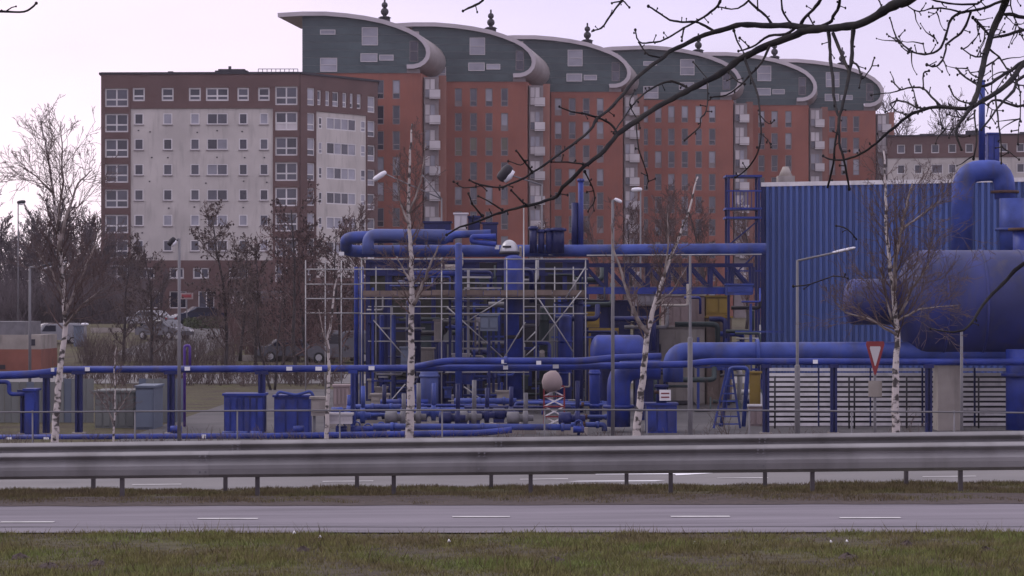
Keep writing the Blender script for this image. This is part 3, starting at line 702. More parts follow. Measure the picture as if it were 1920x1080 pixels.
# --- big insulated pipe in front of the shed
pipe('thick blue pipe with an elbow crossing in front of the corrugated shed', [(1262, 716, 82), (1262, 661, 82), (1680, 660, 82), (2040, 660, 82)], 19, 'blue_mid', bend=1.9, flanges=((1420, 661, 'x'),), n=20)
pipe('blue pipe rising out of the ground behind the leaning birch', [(1160, 800, 81.2), (1160, 690, 81.2), (1238, 690, 81.2)], 22, 'blue', bend=1.7, n=18, flanges=((1160, 762, 'z'),))
cabinet('valve_pit', 'square blue valve box beside the leaning birch trunk', 'valve box', 1213, 1269, 760, 80.5, 1.0, 'blue', ribs=3)
pipe('stub of blue pipe with a hand wheel above the valve box', [(1240, 758, 81), (1240, 722, 81)], 10, 'blue_dark', flanges=((1240, 735, 'z'), (1240, 724, 'z')))
b = MB(); p = W(1247, 741, 80.6); b.box(p.x - .18, p.x + .18, 80.55, 80.62, p.z - .17, p.z + .17); sg = b.build('notice_plate', M['offwhite'], origin=(p.x, 80.6, p.z)); tag(sg, 'cream and red notice plate above the square valve box', 'notice')
for dz in (-.06, .06):
    b = MB(); b.box(p.x - .13, p.x + .13, 80.535, 80.548, p.z + dz - .02, p.z + dz + .02); o = b.build('red_stripe', M['redw'], sg)
# --- horizontal vessel and its dished end
def vessel(label, px0, px1, py, D, rpx, m, name='storage_vessel', heads=(1, 1), rings=(), neck=None):
    a = W(px0, py, D); c = W(px1, py, D); r = rpx / S(D)
    root = thing(name, label, 'tank', (a.x, D, a.z - r)); b = MB(); L = c.x - a.x
    pr = []
    hd = r * .5
    if heads[0]: pr += [(-hd * math.cos(t), r * math.sin(t)) for t in [i * math.pi / 16 for i in range(0, 8)]]
    pr += [(0, r), (L, r)]
    if heads[1]: pr += [(L + hd * math.sin(t), r * math.cos(t)) for t in [i * math.pi / 16 for i in range(1, 9)]]
    b.lathe(a, (1, 0, 0), pr, 40); b.build('shell', M[m], root)
    for px in rings:
        q = W(px, py, D); b = MB(); b.tube([q + Vector((-.04, 0, 0)), q + Vector((.04, 0, 0))], r * 1.012, 40); b.build('weld_band', M[m], root)
    return root, a, r
tank, a, r = vessel('huge round blue tank at the right edge, raised on a concrete pier', 1730, 2300, 570, 82.5, 101, 'tank', rings=(1762, 1835, 1908, 1990))
b = MB(); q = W(1600, 566, 82.5); rn = 43 / S(82.5); b.lathe(q, (1, 0, 0), [(-rn * .45 * math.cos(t), rn * math.sin(t)) for t in [i * math.pi / 12 for i in range(6)]] + [(0, rn), ((1700 - 1600) / S(82.5), rn)], 30); b.build('manhole_neck', M['tank'], tank)
for px in (1775, 2150):
    q = W(px, 672, 82.5); rt = thing('concrete_pier', 'round concrete pier carrying the huge blue tank' if px < 1900 else 'second concrete pier of the huge blue tank beyond the edge', 'pier', (q.x, 82.5, YARD))
    if px > 1900 : pass
    b = MB(); b.box(q.x - .36, q.x + .36, 82, 83, YARD - .1, q.z - .12); b.build('column', M['stone'], rt); b = MB(); b.box(q.x - .5, q.x + .5, 81.8, 83.2, q.z - .117, q.z + .14); b.build('cradle', M['stone'], rt)
    if px > 1900: break
pipe('fat dark blue standpipe under the right end of the tank', [(1912, 806, 80.8), (1912, 655, 80.8)], 26, 'blue', n=20, flanges=((1912, 703, 'z'),))
pipe('bent black hose end at the foot of the standpipe', [(1885, 806, 86), (1890, 788, 86), (1935, 782, 86)], 5, 'black')
# overhead bends at the upper right
pipe('tall faded blue pipe bending over above the shed roof at the right', [(1803, 480, 97), (1806, 322, 97), (1880, 318, 97), (1885, 372, 97)], 20, 'blue_mid', bend=1.6, n=20, flanges=((1884, 360, 'z'),))
pipe('thin blue vent mast rising over the bent pipe at the right', [(1841, 300, 98), (1841, 150, 98)], 6, 'blue', n=10)
cabinet('fan_housing', 'upright blue housing on top of the bent pipe beside the vent mast', 'housing', 1853, 1874, 252, 98, .6, 'blue', y1=304, ribs=2)
pipe('thick blue pipe standing behind the tank at the right edge', [(1898, 480, 96), (1898, 372, 96)], 24, 'blue_mid', n=20, flanges=((1898, 430, 'z'),))
pipe('second blue pipe at the right edge with a flat cap', [(1925, 520, 94), (1925, 428, 94)], 26, 'blue', n=20, flanges=((1925, 430, 'z'),))

# --- corrugated shed
DS = 105; p0 = W(1432, 350, DS); p1 = W(2120, 340, DS - 2.2)
shed = thing('corrugated_shed', 'large shed clad in ribbed blue sheet metal with a pale roof edge', 'shed', (p0.x, DS, YARD))
f = Fac(p0, p1); zt = p0.z; pitch = .242; n = int(f.L / pitch); zt2 = lambda u: zt + (.012) * u
b = MB(); pf_ = [(0, 0), (.085, 0), (.10, .12), (.215, .12), (.23, 0), (pitch, 0)]
for (ua, oa), (ub, ob) in zip(pf_, pf_[1:]): b.face([(ua, -oa, 0), (ub, -ob, 0), (ub, -ob, 1), (ua, -oa, 1)])
pm = b.mesh('cladding_panel', M['clad'])
for i in range(n):
    o = inst('cladding_panel', pm, shed, f.pt(i * pitch, 0, YARD), f.rz); o.scale = (1, 1, zt2(i * pitch) - YARD)
b = MB(); b.hexa([f.pt(0, -.03, YARD), f.pt(f.L, -.03, YARD), f.pt(f.L, -9, YARD), f.pt(0.4, -9, YARD), f.pt(0, -.03, zt), f.pt(f.L, -.03, zt2(f.L)), f.pt(f.L, -9, zt2(f.L)), f.pt(.4, -9, zt)]); b.build('wall', M['blue_dark'], shed)
b = MB(); b.hexa([f.pt(-.1, .12, zt), f.pt(f.L, .12, zt2(f.L)), f.pt(f.L, -.3, zt2(f.L)), f.pt(-.1, -.3, zt), f.pt(-.1, .12, zt + .17), f.pt(f.L, .12, zt2(f.L) + .17), f.pt(f.L, -.3, zt2(f.L) + .17), f.pt(-.1, -.3, zt + .17)]); b.build('roof_edge', M['offwhite'], shed)
b = MB(); b.hexa([f.pt(-.12, .1, YARD), f.pt(.06, .1, YARD), f.pt(.06, -.02, YARD), f.pt(-.12, -.1, YARD), f.pt(-.12, .1, zt), f.pt(.06, .1, zt), f.pt(.06, -.02, zt), f.pt(-.12, -.1, zt)]); b.build('corner_trim', M['blue_dark'], shed)
b = MB(); q = f.pt(f.u(1468), -2.5, zt); b.box(q.x - .35, q.x + .35, q.y - .4, q.y + .4, zt, zt + .55); b.tube([(q.x, q.y, zt + .55), (q.x, q.y, zt + .95)], [.3, .12], 8); b.build('roof_vent', M['stone'], shed)

# --- slatted fence of pale boards
DW = 85; fence = thing('slatted_fence', 'fence of pale horizontal slats with dark gaps below the blue shed', 'fence', (W(1440, 0, DW).x, DW, YARD))
edges = [1438, 1535, 1632, 1730, 1828, 1925, 2022]
ws = W(1, 0, DW).x - W(0, 0, DW).x; b = MB(); L = 97 * ws - .06; b.box(0, L, -.02, .02, 0, .100); smesh = b.mesh('slat', M['offwhite'])
for e0, e1 in zip(edges, edges[1:]):
    x = W(e0, 0, DW).x + .03; z = YARD + .03
    k = 0
    while z < zy(694, DW): inst('slat', smesh, fence, (x, DW + rnd.uniform(-.006, .006), z + rnd.uniform(-.006, .006))); z += .166; k += 1
for e in edges:
    x = W(e, 0, DW).x; b = MB(); b.box(x - .03, x + .03, DW + .03, DW + .11, YARD - .1, zy(690, DW)); b.build('post', M['blue_dark'], fence)
b = MB(); b.box(W(1438, 0, DW).x, W(2022, 0, DW).x, DW + .5, DW + .6, YARD, zy(700, DW)); b.build('dark_backing', M['black'], fence)  # black sheet added behind the slats to make the gaps dark
for px in (1453, 1592, 1602, 1700, 1835):       # thin uprights before the slats
    q = W(px, 705, 83.5); b = MB(); b.tube([(q.x, 83.5, YARD), (q.x, 83.5, q.z)], .03, 6); tag(b.build('stake', M['black'], origin=(q.x, 83.5, YARD)), 'thin dark stake in front of the slatted fence', 'stake', 'thin stakes before the slatted fence')

# --- upper pipe bundle
DU = 99
pipe('thick blue pipe folded back on itself at the top left of the scaffold', [(850, 443, DU), (649, 445, DU), (649, 471, DU + 1.6), (1100, 470, DU), (1436, 467, DU)], 11.5, 'blue_mid', bend=2.2, tags=((641, 476, 10), (718, 438, 8), (932, 464, 8), (1033, 475, 9), (1345, 467, 9)), n=16)
pipe('blue pipe elbow standing beside the folded pipe', [(690, 476, 98), (690, 440, 98), (835, 441, 98)], 11, 'blue_pale', bend=1.8, n=16)
pipe('short blue pipe between the birch and the white dome', [(780, 452, 98.5), (835, 452, 98.5), (850, 440, 98.5), (920, 437, 98.5)], 7, 'blue_mid')
pipe('looped blue pipe left of the white dome', [(930, 458, 98), (885, 453, 98), (885, 444, 98), (930, 443, 98)], 5, 'blue', bend=1.5)
b = MB(); q = W(955, 460, 97.5)
dome = thing('dome_tank', 'white domed tank head on top of the plant', 'tank', (q.x, 97.5, q.z)); r = 18 / S(97.5)
b.tube([q + Vector((0, 0, -.3 + r * 1.4 * math.sin(t))) for t in [i * math.pi / 16 for i in range(9)]], [max(.01, r * math.cos(t)) for t in [i * math.pi / 16 for i in range(9)]], 24); b.build('shell', M['galv'], dome)
b = MB(); b.tube([q + Vector((0, 0, -.34)), q + Vector((0, 0, -.24))], r * 1.08, 24); b.build('flange', M['black'], dome)
b = MB(); b.box(q.x - r * .7, q.x + r * .2, 97.5 - r * .98, 97.5 - r * .9, q.z - .1, q.z - .02); b.build('slot', M['black'], dome)
for px, w, y0, g in ((1000, 7, 424, 'first'), (1015, 6, 430, 'second'), (1030, 7, 428, 'third'), (1046, 12, 427, 'fourth and widest')):
    pipe(g + ' stubby upright blue cylinder counted from the white dome', [(px, 475, 98.6), (px, y0, 98.6)], w, 'blue_dark', group='upright cylinders right of the white dome', flanges=((px, y0 + 4, 'z'),))
pipe('tall thin dark blue chimney above the scaffold', [(1089, 475, 99.5), (1089, 335, 99.5)], 5, 'blue', n=12, flanges=((1089, 338, 'z'),))
pipe('shorter thick chimney left of the tall thin one', [(1078, 475, 99.6), (1078, 380, 99.6)], 6.5, 'blue_dark', n=12)
cabinet('grey_unit', 'pale grey box standing on the plant roof', 'machine', 852, 876, 402, 101, .6, 'panel_lt', y1=436)
cabinet('control_unit', 'dark blue machine box beside the pale grey box', 'machine', 878, 900, 408, 101.5, .8, 'blue_dark', y1=440, ribs=2)
cabinet('motor_unit', 'low dark blue machine box left of the white dome', 'machine', 905, 932, 420, 101.2, .8, 'blue_dark', y1=460, ribs=2)
cabinet('air_cooler', 'flat navy cooler box on the plant roof left of the pale box', 'machine', 795, 845, 418, 102, 1.0, 'blue_dark', y1=446, ribs=4)
# --- truss bridge to the shed
DB = 100; a = W(1098, 497, DB); c = W(1412, 497, DB); zb = zy(545, DB)
br = thing('pipe_bridge', 'blue lattice girder bridge between the scaffold and the shed', 'bridge', (a.x, DB, zb))
for yy in (DB, DB + 1.2):
    b = MB(); b.box(a.x, c.x, yy - .08, yy + .08, a.z - .07, a.z + .07); b.build('chord', M['blue_dark'], br)
    b = MB(); b.box(a.x, c.x, yy - .09, yy + .09, zb - .13, zb + .13); b.build('chord', M['blue'], br)
    for i in range(9):
        x = a.x + (c.x - a.x) * i / 8; b = MB(); b.box(x - .06, x + .06, yy - .06, yy + .06, zb + .13, a.z - .07); b.build('strut', M['blue_dark'], br)
        if i < 8:
            x2 = a.x + (c.x - a.x) * (i + 1) / 8; b = MB(); b.bar((x + .06, yy, a.z - .1), (x2 - .06, yy, zb + .12), .11); b.build('brace', M['blue_dark'], br)
b = MB(); b.box(a.x, c.x, DB + .1, DB + 1.1, zb + .135, zb + .17); b.build('deck', M['galv_dk'], br)
cabinet('junction_box', 'dark blue box at the shed end of the lattice bridge', 'box', 1363, 1411, 535, 98.6, .8, 'blue_mid', y1=553, ribs=1)
# --- open steel tower left of the shed
DT = 103; tw = thing('steel_tower', 'open blue steel frame tower with railed platforms against the shed', 'tower', (W(1395, 0, DT).x, DT, YARD))
xa, xb = W(1366, 0, DT).x, W(1423, 0, DT).x
for x in (xa, xb):
    for yy in (DT, DT + 1.2): b = MB(); b.box(x - .05, x + .05, yy - .05, yy + .05, YARD, zy(328, DT)); b.build('leg', M['blue_dark'], tw)
for y in (330, 358, 391, 408, 466, 508): b = MB(); b.box(xa - .12, xb + .12, DT - .09, DT + 1.3, zy(y, DT) - .04, zy(y, DT) + .04) if y in (330, 391, 408) else b.box(xa - .1, xb + .1, DT - .08, DT - .055, zy(y, DT) - .03, zy(y, DT) + .03); b.build('platform' if y in (330, 391, 408) else 'rail', M['blue'], tw)
b = MB(); b.bar((xa, DT - .01, zy(525, DT)), (xb, DT - .01, zy(470, DT)), .06); b.bar((xa, DT - .01, zy(460, DT)), (xb, DT - .01, zy(412, DT)), .06); b.build('brace', M['blue_dark'], tw)
for i in range(9): x = xa + (xb - xa) * i / 8; b = MB(); b.box(x - .015, x + .015, DT - .11, DT - .09, zy(391, DT), zy(360, DT)); b.build('baluster', M['blue'], tw)

# --- scaffold round the plant
scf = thing('scaffold', 'grey tube scaffold with plank walkway wrapped round the blue plant', 'scaffold', (W(830, 0, 95).x, 95, YARD))
T = .023
def led(x0, x1, y, D, y2=None): b = MB(); b.tube([W(x0, y, D), W(x1, y2 or y, D)], T, 6); b.build('ledger', M['scaf'], scf)
def std(px, y0, D, y1=None): q = W(px, y0, D); b = MB(); b.tube([(q.x, D, YARD if y1 is None else zy(y1, D)), (q.x, D, q.z)], T, 6); b.build('standard', M['scaf'], scf)
def brc(x0, y0, x1, y1, D): b = MB(); b.tube([W(x0, y0, D), W(x1, y1, D)], T, 6); b.build('brace', M['scaf'], scf)
for y in (486, 505, 531, 560, 588): led(676, 1102, y, 95)
led(1100, 1428, 479, 95, 477)
for y in (505, 533, 560, 587): led(572, 678, y, 97)
for y in (575, 640): led(690, 1090, y, 98.5)
for px in (678, 828, 950, 1005, 1098): std(px, 484, 95)
std(982, 390, 94.6)
for px in (573, 610, 640): std(px, 488, 97)
for px in (705, 1040, 1075): std(px, 500, 98.5)
led(835, 992, 698, 94.8); led(700, 762, 697, 94.8); led(780, 830, 697, 94.8)
for a_ in ((838, 575, 942, 670), (944, 672, 985, 604), (870, 725, 1000, 820), (986, 640, 1004, 622), (986, 667, 1004, 650), (700, 600, 760, 670), (1010, 560, 1075, 660), (1090, 545, 1015, 640), (1098, 500, 1060, 560), (880, 600, 945, 560), (700, 790, 760, 720)): brc(*a_, 94.9)
for y in (752, 780): led(840, 1090, y, 95.2, y - 2)
nb = 13
for i in range(nb):
    x0 = 680 + (1100 - 680) * i / nb; x1 = 680 + (1100 - 680) * (i + 1) / nb; q = W(x0, 556, 95.1); q2 = W(x1, 556, 95.1)
    b = MB(); dy = rnd.uniform(-.03, .03); b.box(q.x + .01, q2.x - .01, 95.1 + dy, 97.6 + dy, q.z, q.z + .05); b.build('plank', M['deck'], scf)
    b = MB(); b.box(q.x + .01, q2.x - .01, 95.06, 95.09, q.z + .055, q.z + .24 + rnd.uniform(-.02, .02)); b.build('toe_board', M['deck'], scf)
# --- the plant itself, behind and inside the scaffold
def column(px, y0, D, rpx, label, m='blue_dark', group=None, y1=None, rings=()):
    q = W(px, y0, D); r = rpx / S(D); zb = gz(q.x, D) if y1 is None else zy(y1, D)
    root = thing('process_column', label, 'column', (q.x, D, zb), group)
    b = MB(); h = q.z - zb; b.lathe((q.x, D, zb), (0, 0, 1), [(0, r), (h - r * .5, r)] + [(h - r * .5 + r * .5 * math.sin(t), r * math.cos(t)) for t in [i * math.pi / 10 for i in range(1, 6)]], 24); b.build('shell', M[m], root)
    for y in rings: z = zy(y, D); b = MB(); b.tube([(q.x, D, z - .05), (q.x, D, z + .05)], r * 1.12, 24); b.build('flange', M[m], root)
    return root
column(963, 478, 97, 18, 'stout navy process column standing in the middle of the scaffold', 'blue', rings=(560, 690))
column(860, 455, 94.3, 6.5, 'slim blue post column in front of the scaffold, left of centre', 'blue_mid', rings=())
column(1085, 560, 96, 9, 'dark blue post at the right end of the scaffold', 'blue_dark', rings=(570,))
for px in (668, 678, 716, 738): column(px, 500 if px < 690 else 590, 97.5 + (px % 3) * .6, 4.2, 'thin upright blue pipe at the left end of the scaffold', 'blue_mid' if px % 4 else 'blue', 'thin upright pipes at the left of the scaffold')
column(830, 640, 96.5, 8, 'pair of squat navy columns behind the birch, left one', 'blue_dark')
column(805, 690, 93, 17, 'pale blue upright drum behind the nearest birch trunk', 'blue_pale', rings=(705,))
column(775, 560, 99, 14, 'navy column behind the nearest birch trunk', 'blue_dark', rings=(620,))
column(1020, 575, 99, 9, 'dark green column right of the stout navy one', 'dark_green', rings=(600, 660))
column(1060, 590, 98, 12, 'blue column in the tangle at the right of the scaffold', 'blue', rings=(640, 700))
v1, _, _ = vessel('horizontal blue drum at the right foot of the scaffold', 1122, 1196, 660, 90, 32, 'blue', heads=(1, 1), rings=(1150,))
b = MB(); q = W(1160, 690, 90); b.box(q.x - .9, q.x - .6, 89.6, 90.4, YARD, q.z); b.build('saddle', M['blue_dark'], v1); b = MB(); b.box(q.x + .6, q.x + .9, 89.6, 90.4, YARD, q.z); b.build('saddle', M['blue_dark'], v1)
column(1115, 690, 88, 10, 'blue standpipe left of the horizontal drum', 'blue', rings=(700, 760))
# backdrop added as dark backing behind the scaffold: framed bays of dark panels
DH = 108; mh = thing('dark_backdrop', 'dark navy framed backdrop added behind the scaffold', 'backdrop', (W(890, 0, DH).x, DH, YARD))
cx = [690 + 41 * i for i in range(11)]
for i, px in enumerate(cx):
    q = W(px, 488, DH); b = MB(); b.box(q.x - .09, q.x + .09, DH - .1, DH + .1, YARD, q.z); b.build('column', M['blue_dark'], mh)
    if i < 10:
        q2 = W(cx[i + 1], 488, DH)
        for (ya, yb, m) in ((490, 512, 'blue_dark'), (516, 545, rnd.choice(('dark_green', 'black', 'black', 'olive'))), (552, 600, rnd.choice(('black', 'black', 'olive'))), (606, 690, rnd.choice(('black', 'dark_green', 'greygreen', 'black'))), (694, 770, rnd.choice(('black', 'olive', 'black')))):
            if rnd.random() < .1: continue
            b = MB(); b.box(q.x + .095, q2.x - .095, DH + .0, DH + .08, zy(yb, DH), zy(ya, DH)); b.build('panel', M[m], mh)
for y in (489, 514, 548, 603, 692): b = MB(); a = W(688, y, DH); c = W(1102, y, DH); b.box(a.x, c.x, DH - .16, DH - .105, a.z - .07, a.z + .07); b.build('beam', M['blue_dark'], mh)
b = MB(); a = W(690, 0, DH); c = W(1100, 0, DH); b.box(a.x, c.x, DH + .3, DH + 5, YARD, zy(492, DH)); b.build('core', M['black'], mh)  # black fill of the added backdrop, keeps it dark between panels
ru = random.Random(31)
for i in range(26):
    px = ru.uniform(690, 1420); D = ru.uniform(97, 103.5); y0 = ru.uniform(500, 600) if px < 1100 else ru.uniform(552, 640); m = ru.choice(('blue', 'blue_dark', 'blue_mid', 'blue_dark', 'scaf'))
    lb = {'blue': 'blue', 'blue_dark': 'navy', 'blue_mid': 'weathered blue', 'scaf': 'grey'}[m]
    q = W(px, y0, D); up = thing('steel_post', lb + ' thin steel upright with cross bars inside the plant', 'post', (q.x, D, YARD), lb + ' thin uprights inside the plant'); b = MB(); b.box(q.x - .05, q.x + .05, D - .05, D + .05, YARD, q.z); b.build('post', M[m], up)
    for k in range(ru.randint(2, 4)):
        z = ru.uniform(YARD + .6, q.z - .1); w = ru.uniform(.5, 1.4); b = MB(); b.box(q.x - w * ru.random(), q.x + w, D - .09, D - .052, z - .035, z + .035); b.build('cross_bar', M[m], up)
# tangle of pipes inside the plant
r2 = random.Random(21)
for i in range(120):
    D = r2.uniform(96, 106); x = r2.uniform(680, 1095) if i < 84 else r2.uniform(1095, 1400); y = r2.uniform(500, 790) if i < 84 else r2.uniform(556, 780); L = r2.choice((30, 50, 80)); h = r2.choice((-40, -25, 30, 60)); rp = r2.choice((1.8, 2.5, 3.5, 5))
    x2 = min(1425, x + L); D = min(D, 103.5) if i >= 84 else D; m = r2.choice(('blue', 'blue_mid', 'blue_dark', 'blue_dark', 'scaf', 'dark_green', 'dark_green', 'black', 'stone', 'galv_dk'))
    pts = [(x, y, D), (x2, y, D), (x2, min(795, y + h), D + r2.uniform(-.8, .8))]
    nm_ = {'blue': 'blue', 'blue_mid': 'weathered blue', 'blue_dark': 'navy', 'scaf': 'bare grey', 'dark_green': 'dark green', 'stone': 'beige lagged', 'black': 'black', 'galv_dk': 'dull steel'}[m]
    pipe(nm_ + ' bent process pipe in the tangle behind the scaffold tubes', pts, rp, m, group=nm_ + ' pipes in the plant tangle', n=8)
for i in range(34):
    D = r2.uniform(94, 105); x = r2.uniform(690, 1080); y = r2.uniform(570, 745) if i < 16 else r2.uniform(690, 770); w = r2.uniform(12, 34); h = r2.uniform(14, 40); m = r2.choice(('panel_lt', 'stone', 'blue', 'dark_green', 'greyblue', 'blue_mid', 'galv_dk'))
    nm_ = {'panel_lt': 'white', 'stone': 'beige', 'blue': 'blue', 'dark_green': 'dark green', 'greyblue': 'grey blue', 'blue_mid': 'weathered blue', 'galv_dk': 'grey'}[m]
    c_ = cabinet('equipment_box', nm_ + ' equipment box mounted among the pipes of the plant', 'equipment', x, x + w, y, D, .5, m, y1=y + h, ribs=r2.choice((1, 2)), trim=m); c_['group'] = nm_ + ' boxes in the plant tangle'
    b = MB(); q = W(x + w / 2, y, D); b.box(q.x - .05, q.x + .05, D + .2, D + .3, YARD, zy(y + h, D)); b.build('leg', M['blue_dark'], c_)
# right of the scaffold: beneath the bridge
cabinet('skip_container', 'ochre yellow stacked container under the bridge near the shed', 'container', 1325, 1369, 557, 104, 1.6, 'yellow', y1=592, ribs=2, trim='yellow')
cabinet('skip_container', 'lower dull ochre container below the yellow one', 'container', 1325, 1372, 596, 103.8, 1.6, 'deck', ribs=2, trim='yellow')
cabinet('cabin', 'pale pinkish site cabin beneath the lattice bridge', 'cabin', 1245, 1322, 555, 104.4, 2, 'pinkish', y1=612, ribs=5, trim='stone')
cabinet('cabin', 'long grey brown unit under the pinkish cabin', 'cabin', 1236, 1322, 614, 104, 2, 'stone', ribs=3)
y_ = cabinet('pump_skid', 'bright yellow pump frame left of the leaning birch', 'machine', 1101, 1124, 588, 99, .6, 'yellow', y1=614, ribs=1, trim='yellow')
b = MB(); q = W(1104, 614, 99); q2 = W(1160, 614, 99); b.box(q.x, q2.x, 99.0, 99.1, q.z - .12, q.z - .02); b.box(q.x, q.x + .09, 99.12, 99.2, YARD, q.z - .02); b.box(q2.x - .09, q2.x, 99.12, 99.2, YARD, q.z - .02); b.build('stand', M['yellow'], y_)
cabinet('navy_unit', 'navy equipment block behind the yellow pump frame', 'machine', 1098, 1182, 566, 103, 1.5, 'blue_dark', ribs=4)
cabinet('white_unit', 'white slotted box under the middle of the lattice bridge', 'machine', 1196, 1232, 552, 102, .8, 'panel_lt', y1=571, ribs=3)
cabinet('navy_unit', 'navy block with a pale lid under the white slotted box', 'machine', 1190, 1236, 574, 102.5, 1.2, 'blue_dark', ribs=2, trim='panel_lt')
pipe('thin pale blue pipe frame slanting before the slatted fence', [(1352, 800, 84), (1368, 690, 84), (1402, 690, 84), (1394, 800, 84)], 4, 'blue_mid')
# step ladder shaped frame
lad = thing('ladder_frame', 'blue sloping ladder left of the slatted fence', 'ladder', (W(1355, 0, 83).x, 83, YARD))
for x0, x1 in ((1338, 1364), (1388, 1372)): b = MB(); b.bar(W(x0, 803, 83), W(x1, 690, 83), .07); b.build('rail', M['blue_mid'], lad)
for k in range(7): t = k / 7; y = 795 - 100 * t; b = MB(); b.bar(W(1340 + 26 * t, y, 83), W(1387 - 16 * t, y, 83), .045); b.build('rung', M['blue_mid'], lad)
# yellow-green drum rack and chequered hoarding near the fence end
cabinet('mossy_panel', 'yellow green panel standing at the left end of the slatted fence', 'panel', 1406, 1426, 700, 86, .15, 'yellow', y1=770, ribs=1, trim='yellow')
cabinet('hoarding', 'pale red and white hoarding below the yellow green panel', 'hoarding', 1404, 1430, 762, 85.2, .12, 'pinkish', ribs=2, trim='offwhite')
# red and white hoist lattice with pale bag on top
DL = 84; ho = thing('hoist_mast', 'small red and white lattice hoist with a pale rounded sack on top', 'hoist', (W(1038, 0, DL).x, DL, YARD))
xa, xb = W(1020, 0, DL).x, W(1058, 0, DL).x
for x in (xa, xb): b = MB(); b.bar((x, DL, YARD), (x, DL, zy(725, DL)), .055); b.build('upright', M['redw'], ho)
for k in range(4):
    y0, y1 = 800 - 19 * k, 781 - 19 * k
    for s_ in (0, 1):
        b = MB(); b.bar((xa if s_ else xb, DL + .03 - .07 * s_, zy(y0, DL)), (xb if s_ else xa, DL + .03 - .07 * s_, zy(y1, DL)), .045); b.build('lattice_bar', M['offwhite'], ho)
    b = MB(); b.bar((xa, DL - .05, zy(y1, DL)), (xb, DL - .05, zy(y1, DL)), .05); b.build('lattice_bar', M['redw'], ho)
b = MB(); q = W(1036, 722, DL); b.tube([q + Vector((dx, 0, z)) for dx, z in ((.03, -.2), (.0, -.05), (-.02, .12), (.0, .3), (.03, .42), (.03, .5))], [.22, .33, .34, .29, .17, .05], 12); b.build('sack', M['pinkish'], ho)
# --- cabinets at the left foot
c1 = cabinet('blue_cabinet', 'row of navy blue slatted cabinets left of the pipe post', 'cabinet', 420, 494, 742, 79.5, 1, 'blue', ribs=6)
c2 = cabinet('blue_cabinet', 'navy blue cabinet with pipe coils on top, right of the slatted ones', 'cabinet', 514, 580, 745, 79.8, 1, 'blue', ribs=3)
b = MB(); b.tube(fillet([W(518, 744, 79.6), W(522, 734, 79.6), W(555, 741, 79.6), W(583, 733, 79.6), W(588, 744, 79.6)], .1), .045, 8); b.build('coil_pipe', M['blue_mid'], c2)
c3 = cabinet('grey_cabinet', 'pale grey switch cabinet on two legs next to the thin birch', 'cabinet', 583, 614, 748, 78, .5, 'stone', y1=780, ribs=1)
b = MB(); q = W(588, 780, 78); q2 = W(609, 780, 78); b.box(q.x - .04, q.x + .04, 78.2, 78.3, YARD, q.z); b.box(q2.x - .04, q2.x + .04, 78.2, 78.3, YARD, q.z); b.build('leg', M['galv_dk'], c3)
cabinet('blue_cabinet', 'tall blue cabinet under the left end of the header pipe', 'cabinet', 46, 66, 733, 79, .7, 'blue', ribs=1)
cabinet('white_cabinet', 'small white louvred box low beside the thin birch', 'cabinet', 618, 659, 779, 78.5, .5, 'panel_lt', y1=795, ribs=7)
cabinet('pallet_box', 'brown pink crate behind the white louvred box', 'crate', 625, 655, 725, 88, .8, 'pinkish', y1=765, ribs=4)
sh = cabinet('grey_shed', 'low grey shed with an overhanging roof behind the left pipe posts', 'shed', 178, 252, 736, 84, 2, 'greygreen', ribs=5)
cabinet('grey_blue_container', 'grey blue container beside the low grey shed', 'container', 254, 288, 727, 83, 2.2, 'greyblue', ribs=1)
fen = thing('panel_fence', 'grey fence of upright metal panels behind the left pipe posts', 'fence', (W(60, 0, 88).x, 88, YARD))
for i in range(31):
    px0 = -90 + 14 * i
    if 172 < px0 < 250: continue
    q = W(px0, 712 + (4 if px0 < 110 else -2), 88); q2 = W(px0 + 13.4, 700, 88); b = MB(); b.box(q.x, q2.x, 88 + (.03 if i % 2 else 0), 88.05 + (.03 if i % 2 else 0), YARD - .05, q.z); b.build('panel', M['greygreen'] if (i * 7) % 5 else M['greyblue'], fen)
for px in (-60, 120, 300): q = W(px, 708, 88.1); b = MB(); b.box(q.x - .04, q.x + .04, 88.09, 88.17, YARD, q.z); b.build('post', M['galv_dk'], fen)
pipe('small violet hooped pipe above the header pipe', [(346, 800, 81), (346, 648, 81), (356, 648, 81), (356, 690, 81)], 2.6, 'purple', bend=2.0)
r3 = random.Random(5)
for i in range(16):
    D = r3.uniform(80, 93); x = r3.uniform(640, 1080); x2 = x + r3.uniform(60, 240); rp = r3.choice((3, 4, 5, 6)); m = r3.choice(('blue', 'blue_mid', 'blue_dark'))
    y = HZ + (CZ - YARD - r3.uniform(.25, .8)) * S(D)
    pts = [(x, y, D), (x2, y, D)] if i % 2 else [(x, y + 14, D), (x, y, D), (x2, y, D), (x2, y + 12, D)]
    pipe({'blue': 'blue', 'blue_mid': 'weathered blue', 'blue_dark': 'navy'}[m] + ' low pipe run near the ground at the foot of the scaffold', pts, rp, m, group=m + ' low pipe runs', n=8, flanges=((x * .6 + x2 * .4, y, 'x'), (x * .2 + x2 * .8, y, 'x')))
rp_ = random.Random(12)
